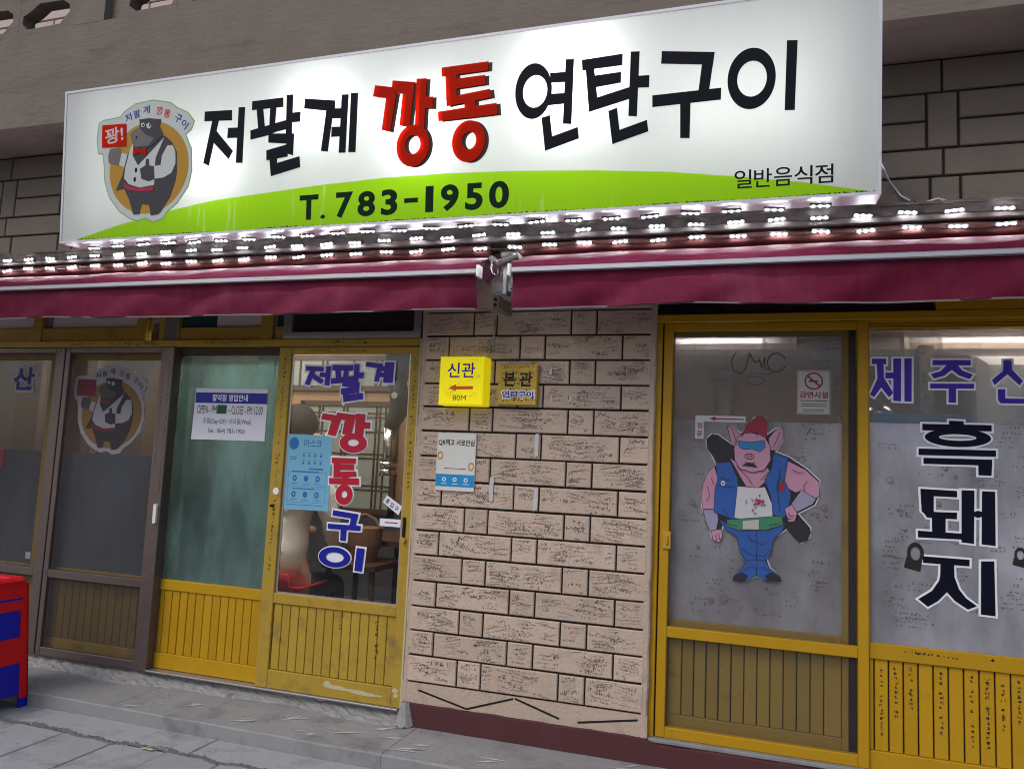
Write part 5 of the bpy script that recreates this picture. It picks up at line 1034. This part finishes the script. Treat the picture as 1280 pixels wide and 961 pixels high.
for q in ([(-.055,1.19),(-.035,1.165),(-.012,1.16)], [(-.015,1.205),(-.012,1.16),(-.014,1.08)], [(.03,1.165),(.012,1.15),(-.012,1.16)], [(-.08,1.13),(-.05,1.105),(-.015,1.10)], [(.045,1.13),(.02,1.10),(-.015,1.10)],
          [(-.065,1.035),(-.04,1.05),(-.018,1.045)], [(.045,1.035),(.02,1.05),(-.012,1.045)], [(-.130,1.675),(-.112,1.625),(-.108,1.60)], [(.082,1.665),(.068,1.625),(.055,1.595)],
          [(-.235,1.40),(-.225,1.36),(-.238,1.33)], [(-.218,1.44),(-.208,1.41)], [(.135,1.495),(.165,1.48),(.185,1.485)], [(.20,1.445),(.185,1.425),(.19,1.40)], [(.215,1.20),(.19,1.215)],
          [(-.195,1.18),(-.19,1.155)], [(-.18,1.185),(-.177,1.16)], [(.120,1.30),(.128,1.285),(.143,1.29)], [(.112,1.285),(.122,1.272),(.14,1.276)], [(-.180,1.445),(-.13,1.43)], [(-.185,1.41),(-.125,1.40),(-.11,1.41)],
          [(.075,1.44),(.085,1.46),(.098,1.445),(.09,1.41),(.07,1.40),(.075,1.44)], [(-.16,1.30),(-.14,1.27)], [(.085,1.50),(.075,1.38),(.085,1.31)], [(-.085,1.637),(-.078,1.642)], [(-.02,1.640),(-.012,1.636)], [(-.07,1.52),(-.05,1.512),(-.025,1.52)],
          [(-.107,1.50),(-.06,1.455),(-.035,1.42)], [(.035,1.48),(.0,1.44)], [(-.14,1.235),(-.10,1.225)], [(.04,1.24),(.085,1.25)]): ln(q)
mb.build('drawn_line', 'pigdark', t, kind='stuff')
mb = MB(); r = random.Random(12)
for k in range(26):
    a = r.uniform(0, 6.28); q = r.uniform(.0, .042); x, z = -.022+q*math.cos(a), 1.332+q*1.15*math.sin(a); b = r.uniform(0, 3.14); l = r.uniform(.006, .014)
    mb.prism([(x-l*math.cos(b), z-l*math.sin(b)), (x+.002, z-.003), (x+l*math.cos(b), z+l*math.sin(b)), (x-.002, z+.003)], .0597-.0001*k/26, .0598)
mb.build('shirt_print', 'pigred', t, kind='stuff')
MB().ring(-.165, 1.418, .010, .012, -.165, 1.418, .004, .005, .0598, .0600, 18).build('badge', 'white_film', t)
MB().prism([(.078,1.425),(.095,1.44),(.105,1.425),(.10,1.395),(.085,1.39)], .0602, .0604).build('badge', 'pigred', t)
# no smoking card, arrow label, white labels
t = thing('no_smoking_card', 'small white no smoking card with a red ring in the right screened door', 'notice', (.225, .07, 1.748))
MB().box(.155, .297, .0735, .076, 1.748, 1.950).build('sheet', 'paper_warm', t)
fb = MB()
for a in (.158, .2925): fb.box(a, a+.0018, .0728, .0735, 1.752, 1.946)
for a in (1.752, 1.944): fb.box(.158, .294, .0728, .0735, a, a+.0018)
fb.build('border', 'pigred', t)
fb = MB().ring(.226,1.900,.040,.040,.226,1.900,.033,.033,.0725,.0733,32); fb.prism([(.197,1.921),(.202,1.927),(.255,1.879),(.250,1.873)], .0720,.0728); fb.build('ban_ring', 'pigred', t)
MB().box(.205, .245, .0729, .0734, 1.896, 1.903).build('cigarette', 'ink', t)
text(MB(), '금연시설', .166, 1.822, .287, 1.852, .0730, .03).build('lettering', 'pigred', t)
mb = MB().box(.168, .285, .0731, .0734, 1.808, 1.812)
for z in (1.793, 1.784, 1.768, 1.760): mb.box(.172 if z > 1.77 else .180, .282 if z > 1.77 else .27, .0731, .0734, z, z+.003)
mb.build('small_print', 'inkgrey', t)
t = thing('arrow_label', 'narrow white label with a dark red arrow pointing left above the pink pig', 'sticker', (-.18, .07, 1.62))
MB().box(-.297, -.069, .0745, .0760, 1.703, 1.732).box(-.297, -.258, .0746, .0761, 1.622, 1.703).build('sheet', 'white_film', t)
MB().prism([(-.232,1.718),(-.205,1.729),(-.205,1.721),(-.075,1.720),(-.075,1.715),(-.205,1.714),(-.205,1.707)], .0736, .0742).build('arrow', 'pigred', t)
text(MB(), '정', -.290, 1.668, -.264, 1.698, .0740, .02).build('letter', 'pigred', t); text(MB(), '문', -.290, 1.630, -.264, 1.660, .0740, .02).build('letter', 'pigred', t)
t = thing('paper_label', 'white paper label at the top right of the right screened door', 'label', (.29, .1, 2.0))
MB().box(.222, .345, .088, .091, 2.003, 2.070).build('sheet', 'white_film', t); MB().box(.278, .296, .0875, .088, 2.045, 2.055).box(.30, .335, .0875, .088, 2.050, 2.056).build('print', 'inkgrey', t)
# tape remnants on the bricks
for i, (x, z0, z1, w_) in enumerate(((-1.047,1.50,1.615,.020),(-1.041,1.24,1.35,.018),(-1.270,1.27,1.395,.022),(-.990,1.905,1.94,.013),(-.985,1.772,1.800,.011),(-.885,1.775,1.80,.011))):
    r = random.Random(i); pts = [(x-w_/2+r.uniform(-.004,.004), z0), (x+w_/2, z0+r.uniform(0,.01)), (x+w_/2+r.uniform(-.004,.004), (z0+z1)/2), (x+w_/2, z1), (x, z1+r.uniform(0,.008)), (x-w_/2, z1-.004), (x-w_/2-r.uniform(-.003,.004), (z0+z1)/2)]
    tag(MB().prism(pts, -.0262, -.0240).build('tape_strip', 'tape'), ['long strip of peeling clear tape right of the check-in notice, upper one','strip of clear tape below the longer strip on the bricks','patch of clear tape low right of the check-in notice','white tape scrap right of the gold sign, upper one','white tape scrap just right below the gold sign','small white tape scrap on the brick furthest right of the gold sign'][i], 'tape')

# ============================================================ STACKED PLASTIC STOOLS
def stool(x, y, z, m, lab, s=1.):
    t = thing('plastic_stool', lab, 'stool', (x, y, z), 'two nested plastic stools at the left edge')
    H = .62*s
    def ringp(w_, zz, rc):     # rounded square
        p = []
        for cxs, cys, a0 in ((1,1,0),(-1,1,90),(-1,-1,180),(1,-1,270)):
            for k in range(5):
                a = R(a0+k*22.5); p.append((x+cxs*(w_-rc)+rc*math.cos(a), y+cys*(w_-rc)+rc*math.sin(a), zz))
        return p
    top = MB(); rings = [ringp(.150, z+H-.035, .05), ringp(.158, z+H-.012, .05), ringp(.145, z+H, .045), ringp(.10, z+H, .04), ringp(.09, z+H-.010, .035)]
    vs = [p for rg in rings for p in rg]; n = 20
    fs = [(i*n+k, i*n+(k+1) % n, (i+1)*n+(k+1) % n, (i+1)*n+k) for i in range(4) for k in range(n)]+[tuple(range(4*n, 5*n))]
    top.add(vs, fs).build('seat', m, t, smooth=False)
    # four side aprons with a window, built as strips between the tapering legs
    w0, w1 = .150, .185
    def side(rot, a, b, zlo, zhi, name):
        # panel between lateral fractions a..b and heights zlo..zhi on the side turned by rot
        mb = MB(); vs = []
        for zz in (zlo, zhi):
            tt = 1-(zz-z)/(H-.035); wd = w0+(w1-w0)*tt
            for q in (a, b):
                for dd in (0, -.010):
                    px, py = q*wd, -(wd+dd)
                    for _ in range(rot): px, py = -py, px
                    vs.append((x+px, y+py, zz))
        mb.add(vs, [(0,2,6,4),(1,5,7,3),(0,4,5,1),(2,3,7,6),(4,6,7,5),(0,1,3,2)]); return mb.build(name, m, t)
    for rot in range(4):
        if m == 'blueplastic':
            side(rot, -.72, .72, z+.07, z+H-.03, 'apron')
            for a, b in ((-1.0, -.72), (.72, 1.0)): side(rot, a, b, z, z+H-.03, 'leg')
            continue
        for a, b in ((-1.0, -.72), (.72, 1.0)): side(rot, a, b, z, z+H-.03, 'leg')
        side(rot, -.72, .72, z+H-.165, z+H-.03, 'apron'); side(rot, -.72, .72, z+H-.435, z+H-.305, 'stretcher')
    return t
stool(-3.862, -.60, gz+.045, 'redplastic', 'red plastic stool turned over the blue one at the left edge of the step')
stool(-3.862, -.60, gz, 'blueplastic', 'blue plastic stool under the red one at the left edge of the step', .925)

# ============================================================ BEHIND THE GLASS
def ell_mesh(mb, c, rad, n=14, m_=9, rotz=0.):
    vs = []; fs = []
    for i in range(m_+1):
        ph = math.pi*i/m_
        for k in range(n):
            a = 2*math.pi*k/n; px, py, pz = rad[0]*math.sin(ph)*math.cos(a), rad[1]*math.sin(ph)*math.sin(a), rad[2]*math.cos(ph)
            vs.append((c[0]+px*math.cos(rotz)-py*math.sin(rotz), c[1]+px*math.sin(rotz)+py*math.cos(rotz), c[2]+pz))
    for i in range(m_):
        for k in range(n): fs.append((i*n+k, (i+1)*n+k, (i+1)*n+(k+1) % n, i*n+(k+1) % n))
    return mb.add(vs, fs)
def skin_mesh(name, joints, edges, m, parent, root=0, sub=2):
    me = bpy.data.meshes.new(name); o0 = WL[parent]
    me.from_pydata([(j[0][0]-o0.x, j[0][1]-o0.y, j[0][2]-o0.z) for j in joints], edges, []); me.update()
    o = bpy.data.objects.new(name, me); C.objects.link(o); o.parent = parent
    mod = o.modifiers.new('skin', 'SKIN'); mod.use_smooth_shade = True
    if not me.skin_vertices: me.skin_vertices.new() if hasattr(me.skin_vertices, 'new') else None
    sv = me.skin_vertices[0].data if len(me.skin_vertices) else None
    if sv:
        for i, j in enumerate(joints):
            rr_ = j[1]; sv[i].radius = rr_ if isinstance(rr_, tuple) else (rr_, rr_); sv[i].use_root = (i == root)
    s_ = o.modifiers.new('sub', 'SUBSURF'); s_.levels = sub; s_.render_levels = sub
    me.materials.append(M[m]); WL[o] = o0; return o
# customer seated with the back to the glass
px, py = -2.93, .72
pr = thing('person', 'customer in a cream jacket with long dark hair seated behind the clear glass door', 'person', (px, py, .15))
J = [((px,py,.64),(.15,.11)), ((px+.005,py+.0,.86),(.14,.10)), ((px+.02,py+.03,1.10),(.155,.10)), ((px+.03,py+.06,1.30),(.13,.09)), ((px+.04,py+.10,1.40),(.055,.055)), ((px+.06,py+.16,1.52),(.075,.085)), ((px+.07,py+.18,1.62),(.07,.085)),
     ((px-.16,py+.05,1.28),(.055,.055)), ((px-.20,py+.12,1.02),(.045,.045)), ((px-.10,py+.36,.94),(.035,.035)), ((px-.04,py+.44,.94),(.028,.022)),
     ((px+.20,py+.05,1.28),(.055,.055)), ((px+.24,py+.12,1.02),(.045,.045)), ((px+.20,py+.36,.94),(.035,.035)), ((px+.16,py+.45,.94),(.028,.022)),
     ((px-.09,py+.10,.60),(.085,.085)), ((px-.10,py+.46,.60),(.065,.065)), ((px-.10,py+.46,.28),(.045,.045)), ((px-.10,py+.56,.20),(.04,.03)),
     ((px+.10,py+.10,.60),(.085,.085)), ((px+.11,py+.46,.60),(.065,.065)), ((px+.11,py+.46,.28),(.045,.045)), ((px+.11,py+.56,.20),(.04,.03))]
E_ = [(0,1),(1,2),(2,3),(3,4),(4,5),(5,6),(3,7),(7,8),(8,9),(9,10),(3,11),(11,12),(12,13),(13,14),(0,15),(15,16),(16,17),(17,18),(0,19),(19,20),(20,21),(21,22)]
body = skin_mesh('body', J, E_, 'skin', pr)
Jj = [((px,py-.01,.66),(.205,.155)), ((px+.005,py-.01,.80),(.195,.145)), ((px+.01,py,.95),(.165,.125)), ((px+.02,py+.02,1.12),(.178,.125)), ((px+.03,py+.055,1.31),(.15,.11)),
      ((px-.165,py+.05,1.28),(.078,.075)), ((px-.21,py+.12,1.02),(.068,.066)), ((px-.115,py+.33,.95),(.052,.05)), ((px+.21,py+.05,1.28),(.078,.075)), ((px+.265,py+.11,1.03),(.07,.068)), ((px+.235,py+.20,.90),(.066,.06)), ((px+.20,py+.33,.94),(.052,.05))]
jk = skin_mesh('jacket', Jj, [(0,1),(1,2),(2,3),(3,4),(4,5),(5,6),(6,7),(4,8),(8,9),(9,10),(10,11)], 'cream', pr)
tx = bpy.data.textures.new('folds', 'CLOUDS'); tx.noise_scale = .11
dm = jk.modifiers.new('folds', 'DISPLACE'); dm.texture = tx; dm.strength = .055; dm.texture_coords = 'LOCAL'
skin_mesh('trousers', [((px,py,.62),(.165,.13)), ((px-.10,py+.12,.60),(.10,.095)), ((px-.10,py+.47,.60),(.08,.08)), ((px-.10,py+.47,.30),(.065,.06)), ((px+.10,py+.12,.60),(.10,.095)), ((px+.11,py+.47,.60),(.08,.08)), ((px+.11,py+.47,.30),(.065,.06))],
          [(0,1),(1,2),(2,3),(0,4),(4,5),(5,6)], 'trousers', pr)
hr = MB(); ell_mesh(hr, (px-.03, py+.10, 1.66), (.125, .13, .145)); hr.tube([(px-.02,py+.10,1.60),(px+.06,py+.02,1.53),(px+.13,py-.02,1.44),(px+.165,py-.03,1.35),(px+.18,py-.03,1.27)], [.07,.06,.04,.032,.010], 12)
hr.build('hair', 'hair', pr, smooth=True)
fc = MB()
for dx_ in (-.03, .035): ell_mesh(fc, (px+.07+dx_, py+.262, 1.60), (.013, .007, .008), 8, 5)
fc.build('eyes', 'ink', pr); nz = MB(); ell_mesh(nz, (px+.072, py+.272, 1.575), (.012, .018, .022), 8, 6)
for dx_ in (-.078, .082): ell_mesh(nz, (px+.066+dx_, py+.17, 1.59), (.012, .022, .032), 8, 6)
nz.build('nose_and_ears', 'skin', pr, smooth=True); MB().box(px+.05, px+.10, py+.258, py+.264, 1.545, 1.552).build('mouth', 'pigred', pr)
def chair(x, y, lab, rot):
    t = thing('chair', lab, 'chair', (x, y, .15), None)
    c_, s_ = math.cos(rot), math.sin(rot)
    def tr_(u, v, z): return (x+u*c_-v*s_, y+u*s_+v*c_, z)
    vs = []; n = 12
    prof_ = [(.22,.585),(.10,.575),(-.10,.572),(-.20,.59),(-.235,.65),(-.25,.73)]
    for v_, z_ in prof_:
        for k in range(n+1): u = -.22+.44*k/n; vs.append(tr_(u, v_, z_+(.05 if z_ < .62 else .0)*abs(u/.22)**3))
    sh = MB().add(vs, [(i*(n+1)+k, i*(n+1)+k+1, (i+1)*(n+1)+k+1, (i+1)*(n+1)+k) for i in range(5) for k in range(n)]).build('seat_shell', 'redchair', t, smooth=True)
    sm_ = sh.modifiers.new('thick', 'SOLIDIFY'); sm_.thickness = .018
    for u, v in ((-.17,-.17),(.17,-.17),(-.17,.17),(.17,.17)): MB().tube([tr_(u*.8, v*.8, .56), tr_(u*1.15, v*1.15, .15)], .011, 8).build('leg', 'chrome', t)
chair(px-.02, py+.0, 'red shell chair the person in the cream jacket sits on', 0)
tb = thing('round_table', 'dark round table inside, beyond the seated person', 'table', (-2.6, 1.75, .15)); MB().tube([(-2.6,1.75,.84),(-2.6,1.75,.88)], .42, 28).build('table_top', 'darkwood', tb); MB().tube([(-2.6,1.75,.15),(-2.6,1.75,.84)], .05, 12).build('leg', 'blackmetal', tb); MB().tube([(-2.6,1.75,.15),(-2.6,1.75,.18)], .24, 20).build('foot', 'blackmetal', tb)
bs = thing('wicker_basket', 'brown wicker basket behind the vertical door lettering', 'basket', (-2.62, 1.2, .72)); MB().tube([(-2.62,1.2,.75),(-2.62,1.2,.86),(-2.62,1.2,.98)], [.09,.12,.13], 18).build('bowl', 'basket', bs); MB().tube([(-2.74,1.2,.98),(-2.70,1.2,1.04),(-2.62,1.2,1.07),(-2.54,1.2,1.04),(-2.50,1.2,.98)], .010, 8).build('handle', 'basket', bs)
side_t = thing('side_table', 'small wooden stand carrying the wicker basket', 'table', (-2.62, 1.25, .15)); MB().box(-2.82,-2.42,1.0,1.45,.71,.749,.004).build('table_top', 'darkwood', side_t)
for a in (-2.80, -2.47):
    for b in (1.02, 1.40): MB().box(a, a+.03, b, b+.03, .15, .71).build('leg', 'darkwood', side_t)
# extractor arm over a grill table
ex = thing('extractor_arm', 'black and chrome smoke extractor arm hanging inside the clear glass door', 'extractor', (-2.3, .9, 1.5))
MB().tube([(-2.33,.9,2.60),(-2.33,.9,2.10)], .045, 14).tube([(-2.33,.9,2.10),(-2.315,.9,2.02),(-2.28,.9,1.94),(-2.262,.9,1.85),(-2.27,.9,1.76),(-2.30,.9,1.70),(-2.315,.9,1.66)], [.05,.058,.064,.066,.062,.052,.045], 14).build('hood_elbow', 'blackmetal', ex, smooth=True)
MB().tube([(-2.315,.9,1.66),(-2.315,.9,1.42)], .042, 14).tube([(-2.315,.9,1.44),(-2.315,.9,1.40)], .055, 16).tube([(-2.315,.9,1.40),(-2.315,.9,1.35)], [.05,.06], 16).build('telescopic_tube', 'chrome', ex, smooth=True)
MB().tube([(-2.262,.83,1.87),(-2.262,.82,1.87)], .022, 14).build('pivot_cap', 'chrome', ex)
# things close behind the right glass
dt = thing('air_duct', 'shiny spiral air duct running along the top behind the right glass', 'duct', (0, .42, 2.05))
pts = [(-.80+i*.02, .42, 2.085) for i in range(150)]
MB().tube(pts, [.105+(.0025 if i % 8 == 0 else 0) for i in range(150)], 22).build('duct_tube', 'duct', dt, smooth=False)
dp = thing('duct_pipe', 'dull grey pipe dropping from the air duct behind the right screened door', 'pipe', (-.20, .42, 1.5)); MB().tube([(-.19,.45,2.0),(-.19,.45,1.5)], .048, 16).tube([(-.19,.45,1.93),(-.19,.45,1.99)], [.055,.075], 16).build('pipe', 'dark_metal', dp, smooth=True)
bt = thing('oil_bottle', 'pale yellow plastic bottle with a green cap behind the right screened door', 'bottle', (.36, .3, 1.55))
MB().tube([(.335,.30,1.56),(.335,.30,1.60),(.335,.30,1.66),(.335,.30,1.70),(.335,.30,1.725)], [.055,.058,.055,.030,.016], 18).build('bottle_body', 'oil', bt, smooth=True); MB().tube([(.335,.30,1.725),(.335,.30,1.755)], .02, 14).build('cap', 'capgreen', bt)
shf = thing('shelf', 'wooden shelf behind the right glass carrying the bottle and the blue crate', 'shelf', (.4, .35, 1.53)); MB().box(-.85, 1.9, .20, .62, 1.53, 1.555).build('board', 'wood', shf)
for x in (-.7, .2, 1.1): MB().box(x, x+.03, .25, .62, 1.45, 1.53).build('bracket', 'dark_metal', shf)
cr = thing('blue_crate', 'light blue plastic crate on the shelf behind the right window', 'crate', (.65, .25, 1.556)); cb = MB().box(.46, .86, .14, .15, 1.556, 1.76).box(.46, .86, .40, .41, 1.556, 1.76).box(.46, .47, .15, .40, 1.556, 1.76).box(.85, .86, .15, .40, 1.556, 1.76).box(.47, .85, .15, .40, 1.556, 1.566).box(.45, .87, .13, .14, 1.735, 1.765).build('walls', 'bluecrate', cr)
bn = thing('stacked_bowls', 'upturned steel bowl beside the blue crate behind the right window', 'bowl', (.50, .2, 1.765)); mb = MB(); ell_mesh(mb, (.52, .25, 1.77), (.07, .07, .055)); mb.build('bowl', 'chrome', bn, smooth=True)
frg = thing('white_appliance', 'large white appliance with rounded corner behind the right window', 'appliance', (1.3, .2, .16)); MB().box(.92, 1.75, .20, .58, .16, 2.04, .05).build('cabinet', 'fridge', frg); MB().box(.95, 1.72, .192, .2, 1.30, 2.0, .006).build('door_panel', 'fridge', frg)
MB().box(.70, .76, .30, .36, 1.556, 2.10).build('wall_post', 'dark_metal', bld)
# lit ceiling lamps; the one above the person is added to light the jacket
for x, y, lab_ in ((-4.4, .95, 'lit tube lamp seen through the narrow transom gap on the left'), (-2.75, .38, 'tube lamp above the seated person, added to light the jacket'), (-4.6, 2.2, 'lit tube lamp far back in the restaurant on the left')):
    t = thing('ceiling_lamp', lab_, 'lamp', (x, y, 2.55), 'tube lamps on the restaurant ceiling'); MB().box(x-.6, x+.6, y-.06, y+.06, 2.585, 2.62).build('housing', 'white_paint', t); MB().tube([(x-.58,y,2.565),(x+.58,y,2.565)], .018, 10).build('tube', 'fill_lamp' if y < .9 else 'dim_lamp', t)
t = thing('ceiling_lamp', 'lit tube lamp over the passage behind the right glass', 'lamp', (-.1, .30, 2.3)); MB().box(-.46, .04, .20, .26, 2.36, 2.39).build('housing', 'white_paint', t); MB().tube([(-.44,.23,2.34),(.02,.23,2.34)], .016, 10).build('tube', 'right_lamp', t)
t = thing('ceiling_lamp', 'tube lamp added over the white appliance to brighten the right window', 'lamp', (1.1, .14, 2.3)); MB().box(.80, 1.45, .11, .15, 2.36, 2.39).build('housing', 'white_paint', t); MB().tube([(.82,.13,2.34),(1.43,.13,2.34)], .016, 10).build('tube', 'right_lamp', t)  # added lamp, there only to brighten the right window

tag(MB().prism([(-2.70,0),(-2.665,.006),(-2.64,.0),(-2.63,.012),(-2.66,.022),(-2.695,.014)], 0, .002, lambda x, y, z: (x, -.66+z, gz+.006+y)).build('litter_scrap', 'flake'), 'pale scrap of litter lying by the crack in the pavement', 'litter')
